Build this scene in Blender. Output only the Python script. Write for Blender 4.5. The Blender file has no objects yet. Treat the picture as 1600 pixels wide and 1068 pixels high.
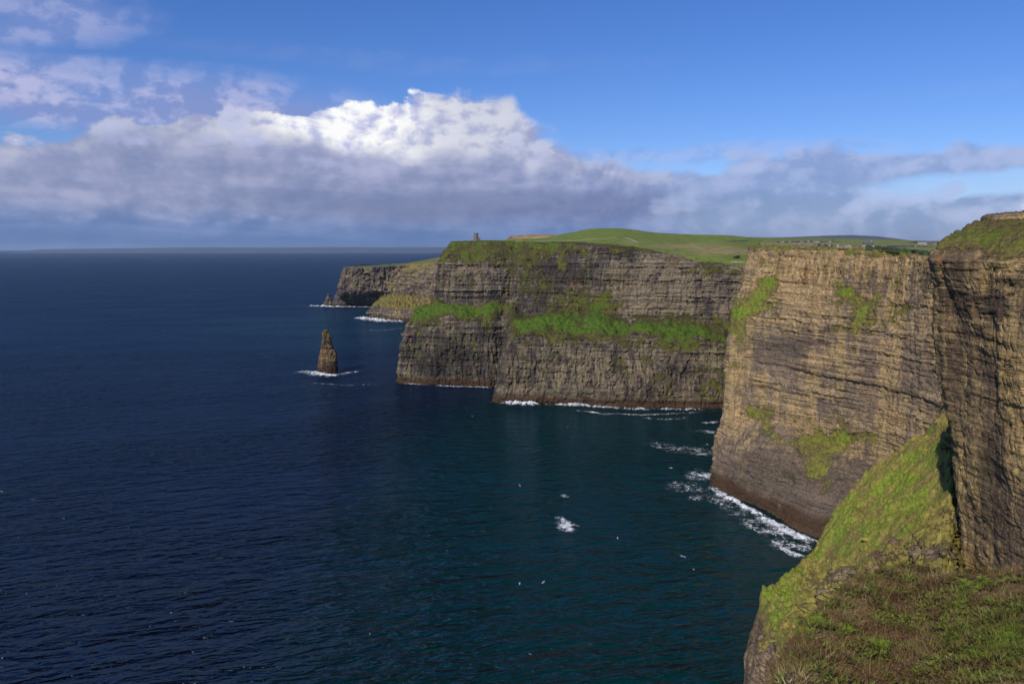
import bpy, bmesh, math, random
import numpy as np
from mathutils import Vector, Matrix
R = math.radians
SC = bpy.context.scene
COL = SC.collection
random.seed(4); RNG = np.random.RandomState(7)

# ------------------------------------------------------------------ camera
CAMZ = 193.0; F = 1200.0; TILT = math.atan((534-387)/F)
cam = bpy.data.objects.new('camera', bpy.data.cameras.new('camera'))
COL.objects.link(cam); SC.camera = cam
cam.data.sensor_width = 36; cam.data.lens = 36*F/1600
cam.location = (0, 0, CAMZ); cam.rotation_euler = (math.pi/2-TILT, 0, 0)
cam.data.clip_start = 0.5; cam.data.clip_end = 200000
CT, ST = math.cos(TILT), math.sin(TILT)
def P(px, py, D):                       # point on the line of sight of a photo pixel at forward distance D
    u = (534-py)/F
    dy = CT+ST*u; dz = -ST+CT*u; dx = (px-800)/F
    s = D/dy
    return (dx*s, D, CAMZ+dz*s)
def P0(px, py, z=0.0):                  # the same on a level
    u = (534-py)/F
    dy = CT+ST*u; dz = -ST+CT*u; dx = (px-800)/F
    s = (z-CAMZ)/dz
    return (dx*s, dy*s, z)
def D0(py): return P0(800, py)[1]
def proj(p):                            # world points -> photo pixels
    X, Y, Z = p[..., 0], p[..., 1], p[..., 2]-CAMZ
    f = Y*CT-Z*ST; u = Y*ST+Z*CT
    f = np.maximum(f, 1e-3)
    return 800+F*X/f, 534-F*u/f

# ------------------------------------------------------------------ node helper
class E:
    def __init__(s, t, sock): s.t = t; s.s = sock
    def _m(s, op, *a):
        n = s.t.nodes.new('ShaderNodeMath'); n.operation = op
        for i, v in enumerate((s,)+a):
            if isinstance(v, E): s.t.links.new(v.s, n.inputs[i])
            else: n.inputs[i].default_value = v
        return E(s.t, n.outputs[0])
    def __add__(s, o): return s._m('ADD', o)
    __radd__ = __add__
    def __sub__(s, o): return s._m('SUBTRACT', o)
    def __rsub__(s, o): return (s*-1.0)+o
    def __mul__(s, o): return s._m('MULTIPLY', o)
    __rmul__ = __mul__
    def __truediv__(s, o): return s._m('DIVIDE', o)
    def pw(s, o): return s._m('POWER', o)
    def mx(s, o): return s._m('MAXIMUM', o)
    def mn(s, o): return s._m('MINIMUM', o)
    def ab(s): return s._m('ABSOLUTE')
    def f(s, op, *a): return s._m(op, *a)
    def step(s, a, b, lo=0.0, hi=1.0):  # smooth map a..b -> lo..hi
        n = s.t.nodes.new('ShaderNodeMapRange'); n.interpolation_type = 'SMOOTHSTEP'
        s.t.links.new(s.s, n.inputs[0])
        for i, v in enumerate((a, b, lo, hi)): n.inputs[1+i].default_value = v
        return E(s.t, n.outputs[0])
    def curve(s, pts):                  # piecewise smooth function of the input
        xs = [p[0] for p in pts]; ys = [p[1] for p in pts]
        x0, x1, y0, y1 = min(xs), max(xs), min(ys), max(ys)
        t = (s-x0)/(x1-x0)
        n = s.t.nodes.new('ShaderNodeFloatCurve'); c = n.mapping.curves[0]
        q = [((x-x0)/(x1-x0), (y-y0)/(y1-y0 or 1)) for x, y in pts]
        c.points[0].location = q[0]; c.points[1].location = q[-1]
        for a in q[1:-1]: c.points.new(*a)
        n.mapping.update()
        s.t.links.new(t.s, n.inputs['Value'])
        return E(s.t, n.outputs[0])*(y1-y0)+y0
def new(t, kind): return t.nodes.new('ShaderNode'+kind)
def comb(t, x, y, z):
    n = new(t, 'CombineXYZ')
    for i, v in enumerate((x, y, z)):
        if isinstance(v, E): t.links.new(v.s, n.inputs[i])
        else: n.inputs[i].default_value = v
    return E(t, n.outputs[0])
def noise(t, vec, scale=1.0, detail=4, rough=0.55, dist=0.0, stretch=None):
    v = vec.s
    if stretch:
        m = new(t, 'VectorMath'); m.operation = 'MULTIPLY'
        t.links.new(v, m.inputs[0]); m.inputs[1].default_value = stretch; v = m.outputs[0]
    n = new(t, 'TexNoise'); t.links.new(v, n.inputs['Vector'])
    n.inputs['Scale'].default_value = scale; n.inputs['Detail'].default_value = detail
    n.inputs['Roughness'].default_value = rough; n.inputs['Distortion'].default_value = dist
    return E(t, n.outputs[0])
def voro(t, vec, scale, stretch=None, out=0, feature='F1', rnd=1.0):
    v = vec.s
    if stretch:
        m = new(t, 'VectorMath'); m.operation = 'MULTIPLY'
        t.links.new(v, m.inputs[0]); m.inputs[1].default_value = stretch; v = m.outputs[0]
    n = new(t, 'TexVoronoi'); n.feature = feature; t.links.new(v, n.inputs['Vector'])
    n.inputs['Scale'].default_value = scale; n.inputs['Randomness'].default_value = rnd
    return E(t, n.outputs[out])
def rgb(t, c):
    n = new(t, 'RGB'); n.outputs[0].default_value = (*c, 1); return E(t, n.outputs[0])
def mix(t, fac, a, b, mode='MIX'):
    n = new(t, 'Mix'); n.data_type = 'RGBA'; n.blend_type = mode
    if isinstance(fac, E): t.links.new(fac.s, n.inputs[0])
    else: n.inputs[0].default_value = fac
    for i, v in ((6, a), (7, b)):
        if isinstance(v, E): t.links.new(v.s, n.inputs[i])
        else: n.inputs[i].default_value = (*v, 1)
    return E(t, n.outputs[2])
def attr(t, name):
    n = new(t, 'Attribute'); n.attribute_name = name; return E(t, n.outputs['Fac'])
def lin(r, g, b):
    return tuple((c/255/12.92 if c <= 10 else ((c/255+.055)/1.055)**2.4) for c in (r, g, b))

# ------------------------------------------------------------------ sky and sun
SUN_EL, SUN_AZ = R(36), R(212)          # azimuth clockwise from +Y: behind the camera, to the left
SKY = 0.10
w = bpy.data.worlds.new('World'); SC.world = w; w.use_nodes = True
t = w.node_tree; t.nodes.clear()
def build_world(t):
    sky = new(t, 'TexSky'); sky.sky_type = 'NISHITA'; sky.sun_disc = False
    sky.sun_elevation = SUN_EL; sky.sun_rotation = SUN_AZ
    sky.altitude = 200; sky.air_density = 1.0; sky.dust_density = 0.3; sky.ozone_density = 2.0
    tc = new(t, 'TexCoord'); g = E(t, tc.outputs['Generated'])
    sp = new(t, 'SeparateXYZ'); t.links.new(g.s, sp.inputs[0])
    x, y, z = (E(t, sp.outputs[i]) for i in range(3))
    D2R = 57.29578
    az = x.f('ARCTAN2', y)*D2R
    el = z.f('ARCTAN2', (x*x+y*y).f('SQRT'))*D2R
    def ae(px, py):
        p = P(px, py, 1000.0)
        return (math.degrees(math.atan2(p[0], p[1])), math.degrees(math.atan2(p[2]-CAMZ, math.hypot(p[0], p[1]))))
    def line(pts, back=None):           # elevation of a cloud edge as a function of azimuth
        q = [ae(*p) for p in pts]
        return az.curve([(-180, q[0][1])]+q+[(180, q[-1][1])])
    az0 = az; el0 = el
    def aw(px, w_): return (ae(px, 200)[0], w_)
    v = comb(t, az*0.1, el*0.15, SEEDZ)
    wob = noise(t, v, 1.0, 10, 0.60)                                   # large shapes
    cv = comb(t, az*0.16, el*0.24, 7.0); cvl = comb(t, az*0.16-0.10, el*0.24+0.13, 7.0)
    fine = noise(t, cv, 2.0, 9, 0.56, 0.25); finel = noise(t, cvl, 2.0, 9, 0.56, 0.25)
    big2 = noise(t, cv, 0.8, 9, 0.55, 0.2); big2l = noise(t, cvl, 0.8, 9, 0.55, 0.2)
    bil = voro(t, v, 4.0, None, 0, 'SMOOTH_F1')
    relief = (fine-finel)*1.4+(big2-big2l)*3.0                           # lit from the upper left
    streak = noise(t, comb(t, az*0.05, el*0.5, 3.0), 1.0, 7, 0.6, 0.4)
    n1 = wob-0.5; n2 = fine-0.5
    top = line([(-200, 235), (0, 222), (60, 220), (130, 214), (200, 196), (290, 188), (340, 178), (400, 186), (450, 172), (520, 170), (570, 172),
                (600, 168), (640, 162), (700, 160), (745, 154), (790, 150), (812, 172), (835, 200), (870, 218), (930, 242), (1000, 262), (1060, 274),
                (1130, 258), (1180, 240), (1260, 236), (1400, 238), (1500, 234), (1620, 232), (1800, 225)])
    dd = top-el+n1*3.0+n2*3.2+(0.45-bil)*1.2
    soft = az.curve([(-180, 1.0), (-22, .35), (-14, .22), (-8, .3), (-3, .7), (2, 1.3), (8, 1.0), (15, .8), (180, 1.0)])
    cov = (dd/soft).step(-0.5, 0.8)
    gc = ae(1570, 282)
    gx = (az-gc[0])/8.5; gy = (el-gc[1]-(az-gc[0])*0.02+n1*1.8+n2*1.0)/0.95
    gap = (gx*gx+gy*gy).step(0.3, 1.2, 1.0, 0.0)
    cov = cov*(1.0-gap*0.85)*az.curve([(-180, .9), aw(0, 1.0), aw(960, 1.0), aw(1080, .78), aw(1600, .74), (180, .8)])
    deep = (top-el+n1*2.5+n2*2.0)
    W = az.curve([(-180, .15), aw(0, .30), aw(120, .28), aw(330, .38), aw(420, .62), aw(460, 1.2), aw(590, 1.3), aw(650, .75), aw(720, .5), aw(800, .42), aw(850, .36), aw(930, .28), aw(1050, .22), aw(1600, .2), (180, .2)])
    depth = az.curve([(-180, 1.0), aw(0, .8), aw(330, 1.4), aw(430, 1.7), aw(560, 2.6), aw(650, 3.3), aw(760, 4.2), aw(850, 2.8), aw(950, 1.0), aw(1600, .8), (180, 1.)])
    lit = (deep-depth+n2*3.0+(bil-.4)*1.6).step(-1.1, 1.3, 1.0, 0.0)*W
    body = mix(t, (big2*0.4+streak*0.45+fine*.2+relief*.26).step(0.32, 0.74), lin(128, 141, 181), lin(170, 175, 207))
    low = (el+n1*2.6+n2*.8).step(1.0, 3.2)
    lowc = mix(t, (streak*.8+fine*.3+relief*.08).step(.42, .72), lin(98, 126, 176), lin(130, 150, 196))
    body = mix(t, low, lowc, body)
    body = mix(t, az.curve([(-180, 0), aw(620, 0), aw(800, .2), aw(1000, .45), aw(1150, .6), aw(1600, .6), (180, .5)]), body, mix(t, (big2*.5+fine*.5+relief*.3).step(.4, .65), lin(116, 138, 192), lin(160, 172, 218)))
    sc_ = ae(800, 320); sx = (az-sc_[0]+n1*10.0)/19.0; sy = (el-sc_[1]+n1*2.5)/1.2
    body = mix(t, (sx*sx+sy*sy).step(.0, 1.8, .65, 0.0), body, lin(102, 118, 160))
    white = mix(t, (fine*.6+relief*.6+big2*.3).step(0.25, 0.55), lin(188, 192, 228), lin(255, 255, 255))
    cc = mix(t, lit.mn(1.0), body, white)
    # separate bright heads
    heads = None
    for px, py, rx, ry, a in ((22, 221, 2.0, .35, 1.1), (103, 215, 1.0, .45, 1.0), (170, 205, 1.8, .7, .5), (210, 218, 1.6, .5, .5), (352, 186, 1.7, .8, .9), (372, 222, 2.2, .45, .8), (955, 268, 1.1, .35, 1.3), (840, 242, 1.3, 1.1, .8),
                              (805, 228, 1.2, .8, .7), (910, 284, 2.2, .6, .35), (1070, 312, 2.4, .5, .6), (1040, 326, 3.2, .35, .5), (1186, 308, 1.2, .6, .8), (1155, 260, 1.8, .4, .5), (1420, 315, 4.5, 1.2, .75), (1350, 312, 1.5, .8, .5), (1500, 330, 4.0, .8, .6),
                              (1595, 318, 1.4, .7, 1.3), (1440, 262, 3.4, .5, .55), (408, 340, 2.2, .35, .75), (130, 342, 2.6, .4, .7), (240, 336, .9, .35, .5), (350, 345, 3.0, .3, .35), (80, 250, 1.6, .6, .4), (560, 262, 5, .9, .3), (1250, 243, 3.0, .3, .5)):
        c = ae(px, py); hx = (az-c[0])/rx; hy = (el-c[1])/ry
        h_ = ((hx*hx+hy*hy)*(-.8)+1.0+n2*5.0+n1*2.5+relief*1.5+(.4-bil)*1.0).step(0.0, 2.4, 0.0, min(a, 1.1))
        heads = h_ if heads is None else heads.mx(h_)
    cov = cov.mx(heads.mn(1.0)*.9)
    cc = mix(t, heads.mn(1.0), cc, mix(t, heads.step(.7, 1.1), lin(186, 194, 232), lin(252, 252, 255)))
    # --- thin upper veils on the left
    def veil(px, py, rx, ry, a, tilt=0.0):
        c = ae(px, py)
        hx = (az-c[0])/rx; hy = (el-c[1]-(az-c[0])*tilt+n1*2.2+(streak-.5)*1.6)/ry
        return (hx*hx+hy*hy).step(0.1, 1.2, a, 0.0)
    ve = veil(170, 150, 21, 2.5, 1.0, -0.01).mx(veil(20, 14, 9, 2.2, .6, 0.05)).mx(veil(640, 95, 22, .8, .07)).mx(veil(0, 90, 6, 1.4, .25)).mx(veil(1100, 240, 14, .6, .3)).mx(veil(1450, 150, 10, .5, .06))
    vmask = ve*(noise(t, comb(t, az*.09, el*.26, 2.0), 1.6, 9, 0.6, 0.3).step(0.05, 0.60))
    vc = mix(t, (fine*.6+big2*.4+relief*.5).step(.38, .62), lin(132, 150, 206), lin(182, 186, 224))
    # --- blue of the sky, deeper as through a polariser
    hs = new(t, 'HueSaturation'); t.links.new(sky.outputs[0], hs.inputs['Color'])
    hs.inputs['Saturation'].default_value = 1.25; hs.inputs['Value'].default_value = 1.0
    tint = mix(t, 1.0, E(t, hs.outputs[0]), (SKYTINT), 'MULTIPLY')
    k = 1.0/SKY
    sc = new(t, 'VectorMath'); sc.operation = 'SCALE'
    cl = mix(t, (cov).mn(1.0), mix(t, vmask, (0, 0, 0), vc), cc)
    t.links.new(cl.s, sc.inputs[0]); sc.inputs['Scale'].default_value = k
    alpha = (1.0-(1.0-cov)*(1.0-vmask))*el.step(-0.6, 0.0)
    skyp = mix(t, alpha, tint, (0, 0, 0))
    # premultiplied clouds over the sky
    cm = new(t, 'VectorMath'); cm.operation = 'SCALE'
    over = mix(t, cov.mn(1.0), mix(t, vmask, tint, E(t, sc2(t, vc, k))), E(t, sc2(t, cc, k)))
    bg = new(t, 'Background'); t.links.new(over.s, bg.inputs[0]); bg.inputs[1].default_value = SKY
    o = new(t, 'OutputWorld'); t.links.new(bg.outputs[0], o.inputs[0])
def sc2(t, c, k):
    n = new(t, 'VectorMath'); n.operation = 'SCALE'; t.links.new(c.s, n.inputs[0]); n.inputs['Scale'].default_value = k
    return n.outputs[0]
SKYTINT = (0.66, 0.76, 1.16)
SEEDZ = 11.3
build_world(t)
sun = bpy.data.objects.new('sun', bpy.data.lights.new('sun', 'SUN')); COL.objects.link(sun)
sun.data.energy = 4.0; sun.data.angle = R(0.5); sun.data.color = (1.0, 0.93, 0.82)
sd = Vector((math.sin(SUN_AZ)*math.cos(SUN_EL), math.cos(SUN_AZ)*math.cos(SUN_EL), math.sin(SUN_EL)))
sun.rotation_euler = sd.to_track_quat('Z', 'Y').to_euler(); sun.location = (-100, -100, 400)
SC.view_settings.view_transform = 'Standard'; SC.view_settings.look = 'None'
SC.view_settings.exposure = 0.0; SC.view_settings.gamma = 1.0

# ------------------------------------------------------------------ noise in numpy
PERM = RNG.permutation(256); PERM = np.concatenate([PERM, PERM, PERM])
GR = RNG.normal(size=(256, 3)); GR /= np.linalg.norm(GR, axis=1)[:, None]
HV = RNG.rand(256)
def pn(p, s, off=0.0):
    """gradient noise, about -1..1; p (...,3); s scale per axis in metres"""
    q = p/np.asarray(s, float)+off
    i = np.floor(q).astype(np.int64); f = q-i; i &= 255
    u = f*f*f*(f*(f*6-15)+10)
    r = 0
    for dx in (0, 1):
        for dy in (0, 1):
            for dz in (0, 1):
                h = PERM[PERM[PERM[(i[..., 0]+dx) & 255]+((i[..., 1]+dy) & 255)]+((i[..., 2]+dz) & 255)]
                g = GR[h]
                d = g[..., 0]*(f[..., 0]-dx)+g[..., 1]*(f[..., 1]-dy)+g[..., 2]*(f[..., 2]-dz)
                wx = u[..., 0] if dx else 1-u[..., 0]
                wy = u[..., 1] if dy else 1-u[..., 1]
                wz = u[..., 2] if dz else 1-u[..., 2]
                r = r+d*wx*wy*wz
    return r*1.6
def fbm(p, s, o=4, g=0.5, off=0.0):
    s = np.asarray([s]*3 if np.isscalar(s) else s, float); r = 0; a = 1
    for k in range(o):
        r = r+a*pn(p, s/2**k, off+k*17.3); a *= g
    return r
def cell(p, s, off=0):
    i = (np.floor(p/np.asarray(s, float)).astype(np.int64)+off) & 255
    return HV[PERM[PERM[PERM[i[..., 0]]+i[..., 1]]+i[..., 2]]]
def sstep(x, a, b):
    u = np.clip((x-a)/(b-a), 0, 1); return u*u*(3-2*u)

# ------------------------------------------------------------------ mesh helpers
def tag(o, label=None, cat=None, group=None, kind=None):
    if label: o['label'] = label
    if cat: o['category'] = cat
    if group: o['group'] = group
    if kind: o['kind'] = kind
    return o
def mesh_obj(name, V, Fc, mat, parent=None, attrs=None, smooth=True):
    me = bpy.data.meshes.new(name)
    V = np.asarray(V, np.float32).reshape(-1, 3); Fc = np.asarray(Fc, np.int32)
    k = Fc.shape[1]
    me.vertices.add(len(V)); me.vertices.foreach_set('co', V.ravel())
    me.loops.add(Fc.size); me.loops.foreach_set('vertex_index', Fc.ravel())
    me.polygons.add(len(Fc)); me.polygons.foreach_set('loop_start', np.arange(0, Fc.size, k, dtype=np.int32))
    me.polygons.foreach_set('loop_total', np.full(len(Fc), k, np.int32))
    me.update(calc_edges=True)
    me.polygons.foreach_set('use_smooth', np.full(len(Fc), smooth))
    for n, a in (attrs or {}).items():
        at = me.attributes.new(n, 'FLOAT', 'POINT'); at.data.foreach_set('value', np.asarray(a, np.float32).ravel())
    me.materials.append(mat)
    o = bpy.data.objects.new(name, me); COL.objects.link(o)
    if parent is not None: o.parent = parent
    return o
def bm_obj(name, bm, mat, parent=None, smooth=False):
    me = bpy.data.meshes.new(name); bm.to_mesh(me); bm.free()
    if smooth: me.polygons.foreach_set('use_smooth', [True]*len(me.polygons))
    me.materials.append(mat)
    o = bpy.data.objects.new(name, me); COL.objects.link(o)
    if parent is not None: o.parent = parent
    return o
def empty(name, loc):
    o = bpy.data.objects.new(name, None); o.location = loc; COL.objects.link(o); return o
def grid_faces(nr, nc):
    a = np.arange(nr*nc).reshape(nr, nc)
    return np.stack([a[:-1, :-1], a[:-1, 1:], a[1:, 1:], a[1:, :-1]], -1).reshape(-1, 4)
def resample(A, nr, nc):
    """A control (R,C,K); nr samples per row gap, nc per column gap"""
    v = np.concatenate([np.linspace(i, i+1, n, endpoint=False) for i, n in enumerate(nr)]+[[len(nr)]])
    u = np.concatenate([np.linspace(i, i+1, n, endpoint=False) for i, n in enumerate(nc)]+[[len(nc)]])
    vi = np.minimum(v.astype(int), A.shape[0]-2); vf = (v-vi)[:, None, None]
    B = A[vi]*(1-vf)+A[vi+1]*vf
    ui = np.minimum(u.astype(int), A.shape[1]-2); uf = (u-ui)[None, :, None]
    # Catmull-Rom along the coast
    i0 = np.maximum(ui-1, 0); i1 = ui; i2 = ui+1; i3 = np.minimum(ui+2, A.shape[1]-1)
    p0, p1, p2, p3 = B[:, i0], B[:, i1], B[:, i2], B[:, i3]
    cr = 0.5*((2*p1)+(-p0+p2)*uf+(2*p0-5*p1+4*p2-p3)*uf**2+(-p0+3*p1-3*p2+p3)*uf**3)
    return cr*0.6+(p1*(1-uf)+p2*uf)*0.4
def smooth(A, kv, ku):
    for ax, k in ((0, kv), (1, ku)):
        for _ in range(k):
            a = np.moveaxis(A, ax, 0); b = a.copy(); b[1:-1] = (a[:-2]+2*a[1:-1]+a[2:])/4; A = np.moveaxis(b, 0, ax)
    return A
def normals(Q):
    du = np.gradient(Q, axis=1); dv = np.gradient(Q, axis=0)
    n = np.cross(du, dv); n /= np.linalg.norm(n, axis=-1, keepdims=True)+1e-9
    return n
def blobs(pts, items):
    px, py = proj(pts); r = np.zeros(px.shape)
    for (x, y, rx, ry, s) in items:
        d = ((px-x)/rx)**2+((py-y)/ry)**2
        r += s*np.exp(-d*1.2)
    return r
def cliff(name, ctrl, nr, nc, mat, amp=1.0, ls=1.0, kv=3, ku=3, paint=(), seed=0.0, flip=False, gslope=0.72, cols=(), tilt=(0, 0), gamp=0.25, beds=(), jamp=1.0, samp=1.0, zwarp=0.0, tones=(), rusts=(), frow=None, straw=(), sbase=.3, calm=(), ckamp=1.0):
    """ctrl: rows of (x,y,z,grass); ls scales the size of the rock features"""
    A = np.array(ctrl, float)
    R_, C_ = A.shape[:2]; fr = 99 if frow is None else frow
    A = np.concatenate([A, np.repeat(np.clip(np.arange(R_)-fr, 0, 1).astype(float)[:, None, None], C_, 1)], -1)
    B = smooth(resample(A, nr, nc), kv, ku)
    if zwarp:
        wz = sstep(B[..., 2], 8, 40)*(1-B[..., 4])
        B[..., 2] += zwarp*fbm(B[..., :3], (38*ls, 38*ls, 90*ls), 4, .55, seed+13)*wz*(1-sstep(B[..., 2], 170, 195)*.8)
    Q = B[..., :3].copy(); g = B[..., 3]
    N = normals(Q)
    if flip: N = -N
    steep = np.clip((0.85-N[..., 2])/0.35, 0, 1)
    g = g+blobs(Q, paint)
    gn = fbm(Q, 14*ls, 5, 0.6, seed+3)
    g = g+gn*0.35*(steep*0.7+0.3)*(1-B[..., 4])+0.10*fbm(Q, (5*ls, 5*ls, 1.2*ls), 3, .6, seed)*steep
    H = N.copy(); H[..., 2] *= 0.25; H /= np.linalg.norm(H, axis=-1, keepdims=True)+1e-9
    rock = steep*(1-0.8*sstep(g, 0.45, 0.75))
    W = Q+np.stack([fbm(Q, 9*ls, 2, .5, 5.1), fbm(Q, 9*ls, 2, .5, 8.7), 0.35*fbm(Q, 14*ls, 2, .5, 1.3)], -1)*2.0*ls
    zt = W.copy(); zt[..., 2] += Q[..., 0]*tilt[0]+Q[..., 1]*tilt[1]
    big = fbm(Q, (42*ls, 42*ls, 110*ls), 3, .5, seed+1.0)*4.5
    jt = pn(W, (9*ls, 9*ls, 60*ls), seed+2.0); jt = -np.clip(1-np.abs(jt)*5, 0, 1)**1.5*2.4
    jt2 = pn(W, (4*ls, 4*ls, 22*ls), seed+7.0); jt2 = -np.clip(1-np.abs(jt2)*5, 0, 1)*0.9
    st = pn(zt, (160*ls, 160*ls, 7*ls), seed+4.0); st = np.tanh(st*5)*0.9
    st2 = pn(zt, (80*ls, 80*ls, 2.4*ls), seed+6.0); st2 = np.tanh(st2*5)*0.55
    ck = (cell(zt, (8*ls, 8*ls, 3.2*ls))-.5)*1.1+(cell(zt, (3.2*ls, 3.2*ls, 1.1*ls), 9)-.5)*0.55
    rg = fbm(Q, 5*ls, 4, .55, seed+9.0)*0.8
    bd = 0; cm = np.clip(blobs(Q, calm), 0, 1)
    for z0, a_ in beds:
        zz = zt[..., 2]-z0+1.5*fbm(Q, 25*ls, 3, .5, z0); bd = bd+a_*np.where(zz > 0, np.exp(-zz/5.0), 0)*(.6+.8*np.clip(.5+fbm(Q, 30*ls, 2, .5, z0+3), 0, 1))
    d = (big+bd*(1-.6*cm)+((jt+jt2)*jamp*(1+.9*cm)+(st+st2)*samp*(1-.7*cm)+ck*ckamp+rg)*ls)*rock*amp
    soil = fbm(Q, (6*ls, 6*ls, 6*ls), 5, .6, seed+11)*gamp*ls*2.5*(1-rock)
    Q = Q+H*d[..., None]
    Q[..., 2] += soil*np.clip(1.2-steep, 0.2, 1)*(1-.85*B[..., 4])
    cav = np.clip(-(jt+jt2+ck*0.6)/2.5, 0, 1)
    Fc = grid_faces(Q.shape[0], Q.shape[1])
    if flip: Fc = Fc[:, ::-1]
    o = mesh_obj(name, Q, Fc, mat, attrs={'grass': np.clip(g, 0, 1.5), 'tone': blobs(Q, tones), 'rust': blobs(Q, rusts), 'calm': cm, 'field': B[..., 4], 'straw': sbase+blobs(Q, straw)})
    o['kind'] = 'structure'
    return o

# ------------------------------------------------------------------ materials
def mat(name):
    m = bpy.data.materials.new(name); m.use_nodes = True; t = m.node_tree; t.nodes.clear()
    b = new(t, 'BsdfPrincipled'); o = new(t, 'OutputMaterial'); t.links.new(b.outputs[0], o.inputs[0])
    return m, t, b
def setin(t, b, name, v):
    if isinstance(v, E): t.links.new(v.s, b.inputs[name])
    elif isinstance(v, tuple): b.inputs[name].default_value = (*v, 1)
    else: b.inputs[name].default_value = v
def bump(t, b, h, dist, strength=1.0):
    n = new(t, 'Bump'); n.inputs['Strength'].default_value = strength; n.inputs['Distance'].default_value = dist
    t.links.new(h.s, n.inputs['Height']); t.links.new(n.outputs[0], b.inputs['Normal'])
def wpos(t):
    g = new(t, 'NewGeometry'); return E(t, g.outputs['Position'])
def rock_mat(name, dark, mid, tan, ls=1.0, wet=True, green=0.0, gdark=(.045, .055, .012), gmid=(.095, .11, .022), gbright=(.07, .16, .015), rust=0.35, tilt=(0, 0), gthr=0.5, tanbias=0.0):
    m, t, b = mat(name); p = wpos(t)
    sp = new(t, 'SeparateXYZ'); t.links.new(p.s, sp.inputs[0])
    X, Y, Z = (E(t, sp.outputs[i]) for i in range(3))
    Zt = Z+X*tilt[0]+Y*tilt[1]
    q = comb(t, X, Y, Zt)
    s1 = noise(t, q, 1/ls, 5, .6, 0.3, (.012, .012, .16))
    s2 = noise(t, q, 1/ls, 5, .65, 0.3, (.03, .03, .7))
    vs = noise(t, q, 1/ls, 4, .6, 0.6, (.16, .16, .012))
    bl = noise(t, q, 1/ls, 8, .62, 0.8, (.045, .045, .045))
    fn = noise(t, q, 1/ls, 6, .7, 0.0, (.55, .55, .8))
    blk = voro(t, q, 1/ls, (.35, .35, .75), 0, 'DISTANCE_TO_EDGE')
    crack = blk.step(0.0, 0.07)
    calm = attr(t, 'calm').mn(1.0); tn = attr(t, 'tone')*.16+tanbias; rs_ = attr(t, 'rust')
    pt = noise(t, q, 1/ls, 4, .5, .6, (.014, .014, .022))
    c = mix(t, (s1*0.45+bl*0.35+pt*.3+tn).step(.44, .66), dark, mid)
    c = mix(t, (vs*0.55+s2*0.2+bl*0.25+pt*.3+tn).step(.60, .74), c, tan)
    c = mix(t, (rs_+(bl-.5)*1.5).step(.3, .9)*.6, c, (.30, .13, .05))
    c = mix(t, (noise(t, q, 1/ls, 6, .6, 1.0, (.03, .03, .05))).step(.60, .72)*rust, c, (.22, .10, .045))
    c = mix(t, fn.step(.3, .7), mix(t, 1.0, c, (.55, .55, .58), 'MULTIPLY'), mix(t, 1.0, c, (1.35, 1.33, 1.28), 'MULTIPLY'))
    sb = noise(t, q, 1/ls, 3, .7, .25, (.006, .006, .30)); sb2 = noise(t, q, 1/ls, 2, .6, .15, (.01, .01, 1.1))
    msk = pt.step(.40, .58, .2, .9)*(1.0-calm*.85)
    cb = c
    c = mix(t, sb.step(.38, .62), mix(t, 1.0, c, (.66, .64, .66), 'MULTIPLY'), mix(t, 1.0, c, (1.32, 1.30, 1.24), 'MULTIPLY'))
    c = mix(t, (sb2.step(.44, .50))*.28, c, mix(t, 1.0, c, (.55, .55, .57), 'MULTIPLY'))
    c = mix(t, msk, cb, c)
    vv_ = noise(t, q, 1/ls, 5, .65, .5, (.30, .30, .02)).step(.36, .60)
    c = mix(t, calm*.85, c, mix(t, vv_, mix(t, 1.0, c, (.50, .47, .47), 'MULTIPLY'), mix(t, 1.0, c, (1.22, 1.2, 1.15), 'MULTIPLY')))
    c = mix(t, 1.0-s2.step(.36, .43), c, mix(t, 1.0, c, (.38, .36, .36), 'MULTIPLY'))
    c = mix(t, (1.0-crack)*0.12, c, (.025, .02, .018))
    if green: c = mix(t, (vs*.5+noise(t, q, 1/ls, 7, .65, .5, (.06, .06, .06))*.5).step(.48, .62)*green, c, (.085, .095, .03))
    if wet:
        wz = Z+bl*14.0
        c = mix(t, wz.step(13, 21, 1.0, 0.0)*0.88, c, mix(t, fn, (.030, .016, .010), (.085, .045, .020)))
    # turf
    g = attr(t, 'grass'); gf = noise(t, p, 1/ls, 7, .65, 0, (.35, .35, .35)); gb = noise(t, p, 1/ls, 5, .6, .5, (.035, .035, .035))
    gm = (g+(gf-.5)*1.0+(gb-.5)*.6).step(gthr-.05, gthr+.09)
    gc = mix(t, gb.step(.38, .62), gdark, gmid)
    gc = mix(t, (g+(gb-.5)*.9+(gf-.5)*.5).step(.75, 1.05), gc, gbright)
    gc = mix(t, (gf).step(.3, .7), mix(t, 1.0, gc, (.6, .62, .6), 'MULTIPLY'), mix(t, 1.0, gc, (1.35, 1.3, 1.3), 'MULTIPLY'))
    c = mix(t, gm, c, gc)
    fd = attr(t, 'field'); stw = attr(t, 'straw'); fn2 = noise(t, p, 1, 6, .6, .4, (.012, .012, .012)); fn3 = noise(t, p, 1, 6, .65, 0, (.08, .08, .08))
    fcell = voro(t, p, 1, (.0045, .0045, 0), 0)
    fc = mix(t, (stw+(fn2-.5)*1.2+(fcell-.4)*.25).step(.3, .85), (.155, .195, .035), (.27, .225, .09))
    fc = mix(t, fn3.step(.3, .7), mix(t, 1.0, fc, (.75, .75, .75), 'MULTIPLY'), mix(t, 1.0, fc, (1.2, 1.2, 1.2), 'MULTIPLY'))
    c = mix(t, (fd+(fn3-.5)*.5).step(.45, .65), c, fc)
    setin(t, b, 'Base Color', c); setin(t, b, 'Roughness', 0.92); setin(t, b, 'Specular IOR Level', 0.15)
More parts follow.
